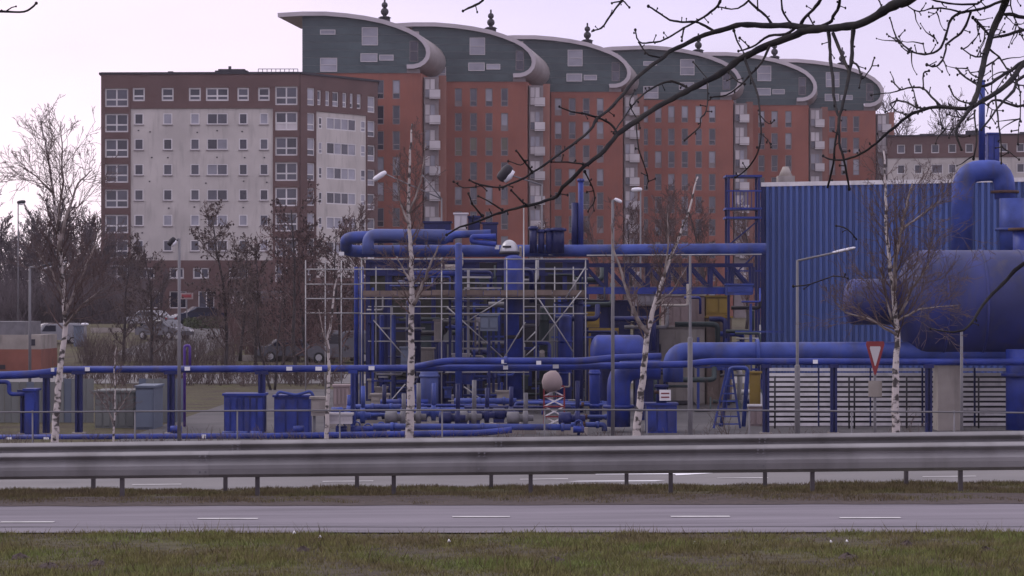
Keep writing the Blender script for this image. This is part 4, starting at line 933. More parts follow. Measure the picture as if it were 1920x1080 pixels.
for i in range(14):
    px = 645 + 33 * i + rp_.uniform(-8, 8)
    if 1000 < px < 1072: continue
    D = rp_.uniform(79.6, 86); q = W(px, 0, D); m = rp_.choice(('blue_dark', 'blue_dark', 'blue_mid', 'galv_dk', 'galv_dk')); lb = {'blue': 'blue', 'blue_dark': 'navy', 'blue_mid': 'weathered blue', 'galv_dk': 'grey'}[m]
    pu = thing('pump', lb + ' motor pump on a concrete plinth at the foot of the scaffold', 'pump', (q.x, D, YARD), lb + ' pumps at the foot of the scaffold')
    b = MB(); b.box(q.x - .5, q.x + .5, D - .25, D + .25, YARD, YARD + .22); b.build('plinth', M['stone'], pu)
    b = MB(); b.lathe((q.x - .42, D, YARD + .5), (1, 0, 0), [(0, .1), (.02, .2), (.38, .2), (.4, .12), (.5, .12), (.52, .26), (.66, .26), (.68, .1), (.84, .1)], 14); b.build('motor', M[m], pu)
    b = MB(); b.tube([(q.x + .18, D, YARD + .6), (q.x + .18, D, YARD + 1.0 + rp_.random() * .7)], .07, 8); b.build('outlet', M[m], pu)
    b = MB(); b.box(q.x - .4, q.x - .05, D - .2, D + .2, YARD + .221, YARD + .34); b.build('foot', M['blue_dark'], pu)
# low wheels and valves along the ground
for px, y in ((640, 800), (668, 798), (690, 802), (715, 799), (742, 801), (1085, 795), (330, 806), (560, 806)):
    D = 79; q = W(px, y, D); rt = thing('valve', 'small blue hand wheel valve on the ground pipe', 'valve', (q.x, D, YARD), 'hand wheel valves along the ground')
    b = MB(); b.tube([(q.x, D, YARD), (q.x, D, q.z)], .05, 8); b.build('stem', M['blue_dark'], rt)
    b = MB(); b.tube([Vector((q.x + .12 * math.cos(t), D - .02, q.z + .12 * math.sin(t))) for t in [i * math.tau / 12 for i in range(13)]], .022, 6); b.build('hand_wheel', M['blue_mid'], rt)
    b = MB(); b.tube([(q.x - .17, D, YARD + .2), (q.x + .17, D, YARD + .2)], .11, 10); b.build('body', M['blue'], rt)
tag(strip('plant_yard', M['yard'], lambda x: 58, lambda x: 123, W(335, 0, 90).x, 30, .012, 30), kind='structure')

# ---------------------------------------------------------------- lamps, poles, sign
def lamp(px, ytop, ybot, D, w, label, head=None, arm=None, wb=None, sleeve=None, m='lamp_post'):
    q = W(px, ytop, D); zb = gz(q.x, D); r = w / 2 / S(D)
    root = thing('street_lamp', label, 'street lamp', (q.x, D, zb)); b = MB(); b.tube([(q.x, D, zb - .1), (q.x, D, q.z)], [r * 1.15, r * .8], 10); b.build('pole', M[m], root)
    if sleeve: b = MB(); b.tube([(q.x, D, zb), (q.x, D, zy(sleeve, D)), (q.x, D, zy(sleeve, D) + .03)], [r * 1.75, r * 1.7, r], 12); b.build('sleeve', M[m], root)
    if arm:
        for (x, y) in arm: b = MB(); b.tube([W(px, ytop + 1, D), W(x, y, D)], r * .7, 8); b.build('arm', M[m], root)
    if head:
        for (x0, y0, x1, y1, hr, dark) in head:
            a, c = W(x0, y0, D), W(x1, y1, D); h = hr / S(D); b = MB(); d = c - a
            b.tube([a + d * t for t in (0, .06, .3, .7, .94, 1)], [h * k for k in (.35, .8, 1, 1, .75, .3)], 10); hd = b.build('lamp_head', M['black'] if dark else lamp_m, root)
            if dark:
                nrm = Vector((d.z, 0, -d.x)).normalized() * h * .75
                if nrm.z < 0 : nrm = nrm
                b = MB(); b.tube([a + d * .12 + nrm, a + d * .5 + nrm * 1.1, a + d * .88 + nrm], [h * .5, h * .72, h * .5], 8); b.build('lens', lamp_m, hd)
    return root
lamp(336, 447, 800, 72, 6.5, 'tall grey lamp pole with a dark and white head in front of the pale block', head=((316, 460, 328, 446, 6, True),), arm=((326, 452),))
lamp(1016, 346, 700, 112, 4, 'lamp with a large tilted white head in front of the second red tower', head=((936, 338, 958, 311, 10.5, True),), arm=((950, 326),))
lamp(828, 372, 700, 115, 3.5, 'lamp with a slim tilted white head beside the corner of the pale block', head=((700, 338, 724, 322, 5, False),), arm=((790, 326), (722, 326)))
lamp(1149, 375, 810, 66, 6.5, 'grey pole left of the leaning birch with a small lamp head', head=((1152, 373, 1166, 379, 3.5, False),), arm=((1160, 376),))
lamp(1201, 356, 500, 150, 3.5, 'far lamp pole with a small cream head before the red towers', head=((1184, 356, 1204, 355, 4, False),))
lamp(1294, 478, 806, 60, 5.5, 'grey lamp column with a thick lower sleeve right of the leaning birch', sleeve=634)
lamp(1495, 488, 806, 58, 6, 'grey lamp column with a long slanting arm in front of the blue shed', arm=((1602, 466),), head=((1560, 474, 1604, 464, 2.6, False),), sleeve=686)
lamp(1803, 622, 806, 56, 6.5, 'short grey pole in front of the concrete pier')
lamp(56, 500, 700, 108, 5.5, 'street lamp with two flat arms above the orange building', arm=((80, 502),), head=((70, 503, 105, 493, 3.5, True), (105, 492, 128, 488, 2.5, True)))
lamp(34, 378, 640, 190, 2.6, 'distant lamp post before the bare wood at the left edge', head=((32, 380, 48, 378, 3.5, True),))
lamp(160, 606, 660, 160, 6, 'short pale post with a cap left of the shrubs', head=((152, 608, 166, 608, 2.5, False),))
lamp(456, 560, 640, 190, 11, 'thick white post by the ground floor of the pale block', m='panel_lt')
# give way sign
DY = 47; q = W(1641, 672, DY); zb = gz(q.x, DY); sg = thing('give_way_sign', 'red and white upside down triangle give way sign with a small plate below', 'road sign', (q.x, DY, zb))
hw, t_, bo = 19 / S(DY), zy(640, DY), zy(708, DY)
def tri(m, k, yy, col, nm_):
    cx, cz = q.x, (2 * t_ + bo) / 3; P = [(q.x - hw, t_), (q.x + hw, t_), (q.x, bo)]; pts = []
    for i in range(3):                   # rounded corners
        a, b_, c = P[i - 1], P[i], P[(i + 1) % 3]
        for u, v in ((a, .08), (c, .08)): pts.append((b_[0] + (u[0] - b_[0]) * v, b_[1] + (u[1] - b_[1]) * v))
    pts = [(cx + (x - cx) * k, cz + (z - cz) * k) for x, z in pts]
    b = MB(); b.prism(pts, yy, yy + .012); return b.build(nm_, M[col], sg)
tri(m, 1.0, DY, 'redw', 'triangle_plate'); tri(m, .58, DY - .008, 'panel_lt', 'white_field')
b = MB(); b.box(q.x - .125, q.x + .125, DY, DY + .012, zy(744, DY), zy(714, DY)); b.build('sub_plate', M['stone'], sg)
b = MB(); b.tube([(q.x, DY + .05, zb - .1), (q.x, DY + .05, t_ - .05)], .028, 8); b.build('post', M['galv_dk'], sg)

# ---------------------------------------------------------------- cars and the left background
def car(px, ybase, D, L, label, paint, rz, van=False):
    q = W(px, ybase, D); g = gz(q.x, D); root = thing('parked_car', label, 'van' if van else 'car', (0, 0, 0)); k = L / 4.4
    h = 1.0
    side = [(-2.2, .35), (-2.2, .8), (-2.05, .95), (-1.5, .98), (-.95, 1.42), (.55, 1.45), (1.25, .98), (2.0, .86), (2.2, .66), (2.2, .35)]
    if van: side = [(-2.2, .35), (-2.2, 1.75), (-2.1, 1.92), (.9, 1.92), (1.35, 1.75), (1.75, 1.12), (2.15, .98), (2.22, .35)]
    b = MB(); n = len(side); sec = ((-.86, .9), (-.80, 1.0), (.80, 1.0), (.86, .9))
    rows_ = [[(x * (1 if w == 1 else .985), y, .35 + (z - .35) * (w if z > 1 else 1)) for x, z in side] for y, w in sec]
    for A_, B_ in zip(rows_, rows_[1:]):
        for i in range(n): b.face([A_[i], A_[(i + 1) % n], B_[(i + 1) % n], B_[i]], True)
    b.face(rows_[0][::-1]); b.face(rows_[-1]); b.build('body', M[paint], root)
    for s_ in (-1, 1):
        b = MB(); poly = [(-1.32, 1.0), (-.88, 1.36), (.5, 1.38), (1.05, 1.0)] if not van else [(.2, 1.15), (.2, 1.7), (1.15, 1.7), (1.5, 1.15)]
        b.prism(poly, s_ * .872 - .008, s_ * .872 + .008); b.build('side_window', M['glass_dk'], root)
        for x in (-1.38, 1.38):
            b = MB(); b.tube([(x, s_ * .70, .32), (x, s_ * .89, .32)], .32, 16); wh = b.build('wheel', M['tyre'], root); b = MB(); b.tube([(x, s_ * .885, .32), (x, s_ * .9, .32)], .2, 12); b.build('rim', M['galv'], wh)
        b = MB(); b.box(2.17, 2.23, s_ * .62 - .18, s_ * .62 + .18, .62, .78); b.build('headlight', M['white'], root)
        b = MB(); b.box(-2.23, -2.18, s_ * .66 - .14, s_ * .66 + .14, .68, .84); b.build('tail_light', M['redw'], root)
    b = MB()
    if van: b.hexa([(1.40, -.7, 1.72), (1.40, .7, 1.72), (1.385, .7, 1.72), (1.385, -.7, 1.72), (1.78, -.7, 1.14), (1.78, .7, 1.14), (1.74, .7, 1.14), (1.74, -.7, 1.14)])
    else: b.hexa([(.62, -.68, 1.425), (.62, .68, 1.425), (.6, .68, 1.40), (.6, -.68, 1.40), (1.25, -.74, 1.0), (1.25, .74, 1.0), (1.22, .74, .98), (1.22, -.74, .98)])
    b.build('windscreen', M['glass_dk'], root)
    root.location = (q.x, D, g); root.rotation_euler = (0, 0, R(rz)); root.scale = (k, k, k); return root
car(377, 606, 205, 4.4, 'dark blue parked car on the grass by the pale block', 'car_dark', 200)
car(308, 636, 178, 4.2, 'dark car facing right with its headlight showing', 'car_grey', -38)
car(282, 612, 200, 4.0, 'silver car half hidden by the alder trunk', 'car_white', 150)
car(104, 652, 172, 3.2, 'small white van between the orange building and the birch', 'car_white', 205, True)
car(545, 668, 150, 4.0, 'pale car behind the header pipe under the reddish trees', 'car_grey', 10)
car(647, 665, 148, 4.3, 'grey van with dark windows behind the thin birch', 'car_grey', 170, True)
ob = thing('orange_building', 'low orange brick building with white upper band at the left edge', 'building', (W(20, 0, 140).x, 140, gz(-27, 140)))
DO = 140; a = W(-120, 0, DO); c = W(77, 0, DO)
b = MB(); b.box(a.x, c.x, DO, DO + 5, gz(-27, DO) - .3, zy(655, DO)); b.build('brick_wall', M['orange'], ob)
b = MB(); b.box(a.x, c.x - .02, DO + .01, DO + 5, zy(655, DO) + .003, zy(628, DO)); b.build('white_band', M['stone'], ob)
b = MB(); b.box(a.x, c.x - 1.0, DO + .5, DO + 5.3, zy(628, DO) + .003, zy(603, DO)); b.build('roof', M['galv_dk'], ob)
b = MB(); b.box(W(57, 0, DO).x, W(66, 0, DO).x, DO - .02, DO + .0, zy(648, DO), zy(636, DO)); b.build('window', M['glass_dk'], ob)
b = MB(); b.box(W(0, 0, DO).x, W(10, 0, DO).x, DO - .03, DO - .005, zy(692, DO), zy(684, DO)); b.build('hatch', M['black'], ob)
cabinet('kiosk', 'grey green kiosk behind the left birch trunk', 'kiosk', 138, 152, 612, 168, 1.2, 'greyblue')
# pale ground floor wall and garden walls before the pale block
gw = thing('garage_row', 'row of pale grey garage fronts below the pale block', 'building', (W(520, 0, 215).x, 215, .5))
for i in range(9):
    px0 = 432 + 27 * i; b = MB(); b.box(W(px0 + 1, 0, 215).x, W(px0 + 25.5, 0, 215).x, 215, 215.2, gz(0, 215), zy(556, 215)); b.build('garage_door', M['greyblue'] if i % 3 else M['panel_lt'], gw)
b = MB(); b.box(W(430, 0, 215).x, W(676, 0, 215).x, 215.22, 220, .3, zy(550, 215)); b.build('wall', M['stone'], gw)
b = MB(); b.box(W(428, 0, 215).x, W(678, 0, 215).x, 214.8, 220, zy(550, 215) + .003, zy(545, 215)); b.build('roof', M['galv_dk'], gw)
for (x0, x1, y, D, lb) in ((150, 258, 657, 150, 'low grey kerb wall in front of the left shrubs'), (380, 560, 655, 150, 'low grey kerb wall below the pale garage row'), (170, 262, 612, 190, 'long low wall along the lane at the left')):
    b = MB(); a = W(x0, y, D); c = W(x1, y, D); g = gz(a.x, D); b.box(a.x, c.x, D, D + .3, g - .2, g + .35); rt = tag(b.build('kerb_wall', M['stone'], origin=((a.x + c.x) / 2, D, g)), lb, 'wall')
tag(strip('car_park', M['yard'], lambda x: 150, lambda x: 198, W(258, 0, 170).x, W(425, 0, 170).x, .02, 12), kind='structure')
tag(strip('lane', M['asphalt_far'], lambda x: 128, lambda x: 136, -60, 30, .025, 20), kind='structure')
sgn = thing('parking_sign', 'small red and white board sign beside the tall grey lamp pole', 'sign', (W(352, 0, 200).x, 200, gz(0, 200))); b = MB(); b.box(W(338, 0, 200).x, W(362, 0, 200).x, 200, 200.05, zy(561, 200), zy(549, 200)); b.build('board', M['pinkish'], sgn); b = MB(); b.box(W(341, 0, 200).x, W(359, 0, 200).x, 199.97, 199.995, zy(558, 200), zy(552, 200)); b.build('face', M['redw'], sgn); b = MB(); b.box(W(349, 0, 200).x, W(351, 0, 200).x, 200.06, 200.12, gz(0, 200), zy(555, 200)); b.build('post', M['galv_dk'], sgn)
# ---------------------------------------------------------------- bare trees
def rv(g, s=1): return Vector((g.uniform(-s, s), g.uniform(-s, s), g.uniform(-s, s)))
def grow(out, g, p, d, L, r, lev, P):
    """one limb as a wobbling polyline in out[lev]; recurses into side shoots"""
    n = max(3, P['seg'] - lev); pts = [p.copy()]; rad = [r]; dirs = [d.copy()]; q = p.copy(); d = d.normalized()
    for i in range(n):
        d = (d + rv(g, P['wob']) + Vector((0, 0, P['up'][min(lev, len(P['up']) - 1)] * (1 if i < n * .6 or not P.get('droop') else -P['droop'])))).normalized()
        q = q + d * (L / n); pts.append(q.copy()); rad.append(max(P['rmin'], r * (1 - .75 * (i + 1) / n))); dirs.append(d.copy())
    out[min(lev, len(out) - 1)].append((pts, rad))
    if lev >= P['lev']: return
    k = P['kids'][lev]
    for j in range(k):
        t = P['t0'][lev] + (1 - P['t0'][lev]) * (j + g.random()) / k; i = min(n - 1, int(t * n)); f = t * n - i
        b = pts[i].lerp(pts[i + 1], min(1, f)); dd = dirs[i]
        perp = dd.orthogonal().normalized(); perp.rotate(Matrix.Rotation(g.uniform(0, math.tau), 3, dd))
        a = R(g.uniform(*P['ang'])); nd = dd * math.cos(a) + perp * math.sin(a)
        grow(out, g, b, nd, L * P['len'][lev] * g.uniform(.65, 1.15) * (1 - .45 * t), max(P['rmin'], rad[i] * .55), lev + 1, P)
def build_tree(root, lists, mats, sides, extra=None):
    for nm_, l, m, n in zip(('trunk', 'branches', 'crown'), lists, mats, sides):
        if not l: continue
        b = MB()
        for pts, rad in l: b.tube(pts, rad, n, cap=(n > 4))
        b.build(nm_, m, root)
def free_tree(name, label, loc, H, r, P, mats, seed, group=None, cat='tree', cones=0, d0=(0, 0, 1), sides=(7, 4, 3)):
    g = random.Random(seed); root = thing(name, label, cat, loc, group); out = [[], [], [], []]
    grow(out, g, Vector(loc) - Vector((0, 0, .1)), Vector(d0), H, r, 0, P)
    build_tree(root, (out[0], out[1], out[2] + out[3]), mats, sides)
    if cones:
        b = MB(); tw = out[2] + out[3] if out[3] else out[2] + out[1]
        for _ in range(cones):
            pts, _r = g.choice(tw); p = g.choice(pts[1:]) + rv(g, .06); s = g.uniform(.035, .075) * (H / 8)
            b.tube([p + Vector((0, 0, -s)), p, p + Vector((0, 0, s))], [.004, s * .8, .004], 4, cap=False)
        o = b.build('cones', M['cone'], root); o['kind'] = 'stuff'
    return root
WOOD = dict(seg=9, wob=.16, up=(.06, .10, .08, .05), rmin=.027, lev=3, kids=(19, 10, 7), t0=(.10, .15, .1), ang=(25, 60), len=(.42, .5, .55))
ALDER = dict(seg=10, wob=.10, up=(.10, .09, .05, .03), rmin=.013, lev=3, kids=(22, 9, 5), t0=(.16, .12, .1), ang=(35, 75), len=(.36, .5, .5))
protos = []
for i in range(3): protos.append(free_tree('bare_tree', '', (W((20, 95, 160)[i], 0, 268).x, 268 + i * 4, .5), (11.2, 10.2, 10.4)[i], .2, WOOD, (M['bark'], M['twig_far'], M['twig_far']), 40 + i))
wl = ['bare tree at the left edge of the wood', 'bare tree of the wood behind the street lamp', 'bare tree of the wood next to the pale block']
for o, l in zip(protos, wl): o['label'] = l; o['group'] = 'bare trees of the wood on the left'
k = 0
for px, D, s in ((-40, 262, 1.05), (50, 250, 1.0), (128, 255, .9), (75, 285, 1.1), (0, 290, 1.15), (182, 280, .95), (-20, 240, .75), (30, 232, .7), (85, 228, .62), (140, 234, .68), (178, 240, .8), (215, 236, .55), (245, 232, .5), (110, 245, .8), (10, 225, .62), (60, 224, .58), (120, 226, .5), (165, 228, .62), (195, 250, .7), (-50, 228, .7), (36, 275, 1.0), (100, 272, 1.0), (150, 290, 1.05), (202, 238, .45), (270, 240, .5), (300, 244, .45)):
    copy_thing(protos[k % 3], (W(px, 0, D).x, D, .5), k * 1.3, (s, s, s * rnd.uniform(.9, 1.08)), 'bare grey brown tree among the trunks of the left wood'); k += 1
# low scrub at the foot of the wood
def scrub(label, px0, px1, D0, D1, n, h, m, seed, name='scrub', thick=.02):
    g = random.Random(seed); b = MB()
    for _ in range(n):
        D = g.uniform(D0, D1); px = g.uniform(px0, px1); p = W(px, 0, D); p.z = gz(p.x, D)
        for _k in range(g.randint(4, 8)):
            d = Vector((g.uniform(-.55, .55), g.uniform(-.5, .5), 1)).normalized(); L = h * g.uniform(.5, 1.1); q = p + rv(g, .25) * Vector((1, 1, 0)); a = q + d * L * .5 + rv(g, .08); c = a + (d + rv(g, .35)) * L * .5
            b.tube([q, a, c], [thick, thick * .8, thick * .5], 3, cap=False)
            for _j in range(2): e = a.lerp(c, g.random()); b.tube([e, e + (d + rv(g, .8)) * L * .28], [thick * .6, thick * .4], 3, cap=False)
    return tag(b.build(name, m), label, 'scrub', kind='stuff')
scrub('dense leafless scrub under the left wood', -60, 262, 214, 262, 1300, 3.2, M['twig_far'], 5, thick=.03)
scrub('reddish bare scrub in front of the garage row', 430, 690, 150, 205, 420, 2.6, M['twig_red'], 6)
scrub('low bare bushes along the lane behind the header pipe', 110, 640, 126, 134, 160, .8, M['twig'], 8)
scrub('thin leafless bushes between the lane and the parked cars', 150, 440, 138, 150, 150, 1.7, M['twig'], 18, thick=.014)
scrub('weeds and brambles behind the guard rail', -30, 1950, 52, 74, 420, .5, M['twig'], 9, thick=.008)
# clipped evergreen bits and far hedge
g = random.Random(3); b = MB()
for _ in range(2600):
    D = g.uniform(196, 203); px = g.uniform(345, 420); p = W(px, 0, D); p.z = gz(p.x, D) + g.uniform(0, .7); d = rv(g, .16); e_ = rv(g, .16); b.face([p, p + d, p + e_])
tag(b.build('hedge', M['hedge']), 'low green hedge below the dark blue car', 'hedge', kind='stuff')
# alders in front of the pale block
alders = [(282, 137, 6.9, 'alder with dark cones left of the tall grey lamp pole', 'twig'), (424, 132, 8.5, 'tall straight alder with dark cones before the pale wall', 'twig'), (556, 128, 8.9, 'reddish brown alder before the brown corner of the pale block', 'twig_red'),
          (640, 140, 7.6, 'thin reddish tree left of the folded blue pipe', 'twig_red'), (478, 142, 6.6, 'brown tree between the two tallest alders', 'twig'), (232, 150, 5.8, 'small brown tree at the left corner of the pale block', 'twig'), (600, 150, 7.0, 'dense reddish tree behind the left end of the scaffold', 'twig_red'), (450, 150, 6.6, 'alder close behind the tall straight one', 'twig'), (530, 138, 7.6, 'alder left of the reddish brown one', 'twig_red'), (578, 134, 6.4, 'low reddish alder before the scaffold end', 'twig_red'), (660, 150, 7.2, 'reddish alder behind the folded blue pipe', 'twig_red')]
for i, (px, D, H, lb, tw) in enumerate(alders):
    x = W(px, 0, D).x; free_tree('alder_tree', lb, (x, D, gz(x, D)), H, .11, ALDER, (M['bark'], M[tw], M[tw]), 70 + i, cones=520, group='alders before the pale block')
for px, dx, s in ((502, -.28, 90), (520, .22, 91)):
    x = W(512, 0, 122).x; free_tree('young_tree', 'young tree forking low in a V behind the header pipe, ' + ('left' if dx < 0 else 'right') + ' stem', (x + dx * .3, 122, gz(x, 122)), 4.6, .07, dict(ALDER, kids=(10, 5, 3)), (M['bark'], M['twig'], M['twig']), s, d0=(dx, 0, 1))
# far trees seen over the roofs on the right and behind the plant
for i, (px, D, H) in enumerate(((1718, 352, 27.5), (1760, 356, 26), (1690, 358, 25))):
    x = W(px, 0, D).x; free_tree('bare_tree', ('large', 'middle', 'small')[i] + ' pale bare tree above the far beige block', (x, D, .5), H, .4, dict(WOOD, rmin=.03, kids=(20, 9, 6), t0=(.4, .15, .1)), (M['twig_far'], M['twig_far'], M['twig_far']), 120 + i)
for i, (px, D, H, tw) in enumerate(((1660, 108, 0, 'twig'), )): pass
for i, (px, D, H) in enumerate(((1230, 190, 9.5), (1130, 200, 8.6), (1320, 185, 9.0), (1010, 205, 8.0), (760, 210, 9.0), (1400, 195, 8.4), (705, 200, 9.0), (1180, 205, 8.8), (1280, 200, 8.2), (1700, 200, 10.5), (1800, 205, 9))):
    x = W(px, 0, D).x; free_tree('bare_tree', ['slender bare tree before the third red tower', 'bare tree left of the far cream lamp', 'bare tree before the fourth red tower', 'bare tree behind the upright cylinders', 'bare tree between the pale block and the first red tower', 'bare tree beside the steel tower', 'bare tree right of the side wall of the pale block', 'bare tree right of the far cream lamp', 'low bare tree between two taller ones', 'bare tree above the shed roof left of the bent pipe', 'bare tree behind the bent pipe'][i], (x, D, .4), H, .14, dict(WOOD, rmin=.016), (M['bark'], M['twig_red'], M['twig_red']), 140 + i, group='bare trees before the red towers')
# birches traced from their stems, twigs grown along them
BIR = dict(seg=7, wob=.13, up=(.10, .05, -.02), rmin=.0034, lev=2, kids=(6, 4), t0=(.15, .15), ang=(22, 55), len=(.55, .5), droop=.6)
def birch(label, D, stems, seed, twigs, tl, name='birch_tree', upd=.8):
    g = random.Random(seed); q0 = W(*stems[0][0][0], D); zb = gz(q0.x, D); root = thing(name, label, 'tree', (q0.x, D, zb), 'birches behind the guard rail')
    s = S(D); tr, lb, tw = [], [], []
    for si, (pts, r0, r1, dep) in enumerate(stems):
        P3 = [W(x, y, D) + Vector((0, dep * i / max(1, len(pts) - 1), 0)) for i, (x, y) in enumerate(pts)]
        if si == 0: P3 = [Vector((P3[0].x - .02, D, zb - .2))] + P3
        # subdivide with slight wobble
        Q = []
        for a, b_ in zip(P3, P3[1:]):
            for k in range(4): Q.append(a.lerp(b_, k / 4) + (rv(g, .012) if k else Vector()))
        Q.append(P3[-1]); rr = [(r0 + (r1 - r0) * (i / (len(Q) - 1)) ** .8) / s for i in range(len(Q))]
        (tr if si == 0 else lb).append((Q, rr))
        nt_ = twigs if si == 0 else int(twigs * .45); lo_ = .42 if si == 0 else .15
        for k in range(nt_):
            t = lo_ + (1 - lo_) * (k + g.random()) / nt_; i = min(len(Q) - 2, int(t * (len(Q) - 1))); dd = (Q[i + 1] - Q[i]).normalized()
            perp = dd.orthogonal().normalized(); perp.rotate(Matrix.Rotation(g.uniform(0, math.tau), 3, dd)); a = R(g.uniform(30, 65))
            out = [tw, tw, tw]; grow(out, g, Q[i], dd * math.cos(a) + perp * math.sin(a), tl * (1.15 - .75 * t) * g.uniform(.6, 1.2), max(.005, rr[i] * .42), 0, BIR)
    b = MB()
    for p, r in tr: b.tube(p, r, 10)
    b.build('trunk', M['bark_birch'], root)
    for p, r in lb: b = MB(); b.tube(p, r, 7); b.build('limb', M['bark_limb'], root)
    b = MB()
    for p, r in tw: b.tube(p, r, 3, cap=False)
    b.build('crown', M['twig_birch'], root)
birch('tall birch at the left edge standing against the open sky', 44, [([(103, 820), (106, 770), (112, 690), (121, 620), (119, 560), (113, 500), (108, 440), (96, 350), (84, 280), (70, 215)], 8.5, 1.2, .2), ([(119, 590), (140, 540), (165, 480), (185, 430)], 4, 1, .4), ([(122, 610), (160, 570), (215, 530)], 3, .8, -.5), ([(110, 470), (128, 400), (150, 345), (178, 320)], 4, .9, -.3), ([(117, 560), (95, 510), (62, 470)], 3, .8, .4), ([(106, 430), (116, 350), (113, 280), (108, 225)], 3, .7, .3), ([(98, 360), (70, 330), (48, 315)], 2.4, .6, -.3)], 11, 34, 1.15)
birch('straight slender birch in the middle, left part of the scaffold behind it', 44, [([(768, 812), (770, 740), (772, 660), (771, 590), (772, 520), (769, 450), (765, 385), (768, 300), (772, 230)], 9.5, 1.5, .2), ([(775, 572), (790, 540), (806, 500), (822, 462)], 4, 1.5, -.2), ([(769, 528), (756, 505), (743, 480)], 3, 1, .2), ([(766, 420), (748, 370), (738, 300)], 2.5, .8, .3), ([(768, 400), (790, 340), (800, 270)], 2.5, .8, -.3)], 12, 20, .8)
birch('leaning birch forking in a V right of the grey pole', 44.5, [([(1194, 808), (1201, 750), (1207, 690), (1214, 626), (1228, 572), (1245, 520), (1263, 470), (1288, 410), (1310, 330)], 9, 1.3, .2), ([(1214, 626), (1196, 598), (1180, 560), (1168, 515), (1152, 470), (1147, 420)], 4.5, 1.5, .3), ([(1246, 520), (1252, 460), (1250, 400)], 2.5, .8, -.3), ([(1230, 570), (1262, 545), (1290, 500)], 2.2, .7, .3)], 13, 22, .8)
birch('birch with a marked white trunk right of the give way sign', 43.5, [([(1680, 808), (1679, 740), (1681, 680), (1684, 620), (1678, 560), (1670, 490), (1664, 430), (1664, 350), (1660, 280)], 9, 1.6, .2), ([(1676, 545), (1678, 480), (1690, 410), (1706, 345)], 5, 1.3, -.3), ([(1681, 628), (1640, 602), (1588, 586), (1577, 572)], 3, .9, .4), ([(1686, 600), (1720, 580), (1790, 572)], 2.6, .7, -.4), ([(1688, 590), (1712, 540), (1742, 500), (1758, 470)], 3.5, 1, .3), ([(1692, 430), (1740, 395), (1780, 365)], 2.4, .7, .3), ([(1672, 600), (1663, 560), (1655, 500)], 2.6, 1, .2)], 14, 34, 1.25)
birch('thin young birch beside the pale grey switch cabinet', 46, [([(612, 812), (614, 750), (617, 690), (613, 640), (622, 590), (626, 540), (634, 490)], 5, 1, .2), ([(616, 660), (604, 620), (596, 580)], 2.2, .7, .2)], 15, 16, .6)
birch('small multi stemmed bush like birch before the grey shed', 60, [([(213, 815), (215, 770), (216, 735), (214, 690), (218, 650)], 2.4, .7, 0), ([(214, 790), (196, 760), (178, 735)], 1.5, .6, .1), ([(215, 780), (232, 755), (250, 728)], 1.5, .6, -.1), ([(214, 800), (202, 770), (196, 720)], 1.4, .5, .2)], 16, 16, .5, name='bare_shrub')
for i, (px, hh) in enumerate(((1392, 2.2), (1710, 1.6), (1330, 1.4))):
    x = W(px, 0, 52).x; free_tree('bare_shrub', ('bare shrub in front of the sloping ladder', 'small bare shrub before the slatted fence', 'small bare shrub left of the ladder')[i], (x, 52, gz(x, 52)), hh, .02, dict(BIR, lev=2, kids=(12, 6)), (M['twig'], M['twig'], M['twig']), 180 + i, cat='shrub')

# ---------------------------------------------------------------- overhanging branches of the near tree, out of frame on the right
NT = []
def B_(pts, r0, r1): NT.append((pts, r0, r1))
B_([(2180, -170), (1990, -110), (1840, -60), (1760, -30), (1700, 1), (1678, 9), (1655, 22), (1624, 41), (1598, 48), (1567, 52), (1533, 54), (1505, 59), (1489, 67), (1444, 83), (1411, 99), (1384, 113), (1355, 135), (1331, 149), (1293, 168), (1273, 179), (1233, 200), (1193, 227), (1157, 253), (1132, 283), (1104, 306), (1093, 313), (1072, 336), (1055, 351), (1044, 368), (1021, 377), (991, 385), (968, 390), (942, 398), (923, 404), (897, 415), (862, 426), (838, 440)], 12.5, 1.4)
B_([(1525, 53), (1478, 48), (1429, 48), (1389, 46), (1367, 52), (1340, 60), (1313, 69), (1282, 84), (1256, 96), (1242, 109), (1220, 124), (1189, 151), (1167, 178), (1140, 207), (1119, 223), (1106, 245), (1072, 272), (1032, 301), (998, 324), (978, 336), (951, 347), (934, 351), (902, 347), (880, 338)], 5.4, 1.2)
B_([(2180, -260), (2000, -190), (1905, -50), (1887, 0), (1878, 22), (1864, 51), (1856, 73), (1847, 107), (1838, 147), (1833, 173), (1822, 200)], 7.5, 4.2)
B_([(2180, 60), (2040, 95), (1960, 112), (1920, 120), (1896, 151), (1864, 176), (1842, 189), (1822, 202), (1807, 220), (1795, 239), (1793, 253), (1803, 281)], 7, 1.5)
B_([(2180, 20), (2040, 80), (1960, 100), (1920, 116), (1900, 129), (1878, 142), (1851, 160), (1833, 160)], 5, 2.2)
B_([(2180, 110), (2040, 120), (1920, 142), (1900, 171), (1876, 196), (1851, 229), (1840, 243)], 4, 1.2)
B_([(1822, 200), (1811, 204), (1767, 201), (1744, 202), (1711, 213), (1691, 227), (1676, 240), (1662, 251), (1642, 269), (1621, 284), (1603, 293), (1581, 300), (1560, 299), (1544, 293)], 3.8, 1.2)
B_([(2180, 320), (2040, 420), (1920, 494), (1888, 524), (1860, 552), (1838, 580), (1822, 604), (1806, 619), (1790, 622), (1768, 621), (1745, 616)], 4.5, 1.0)
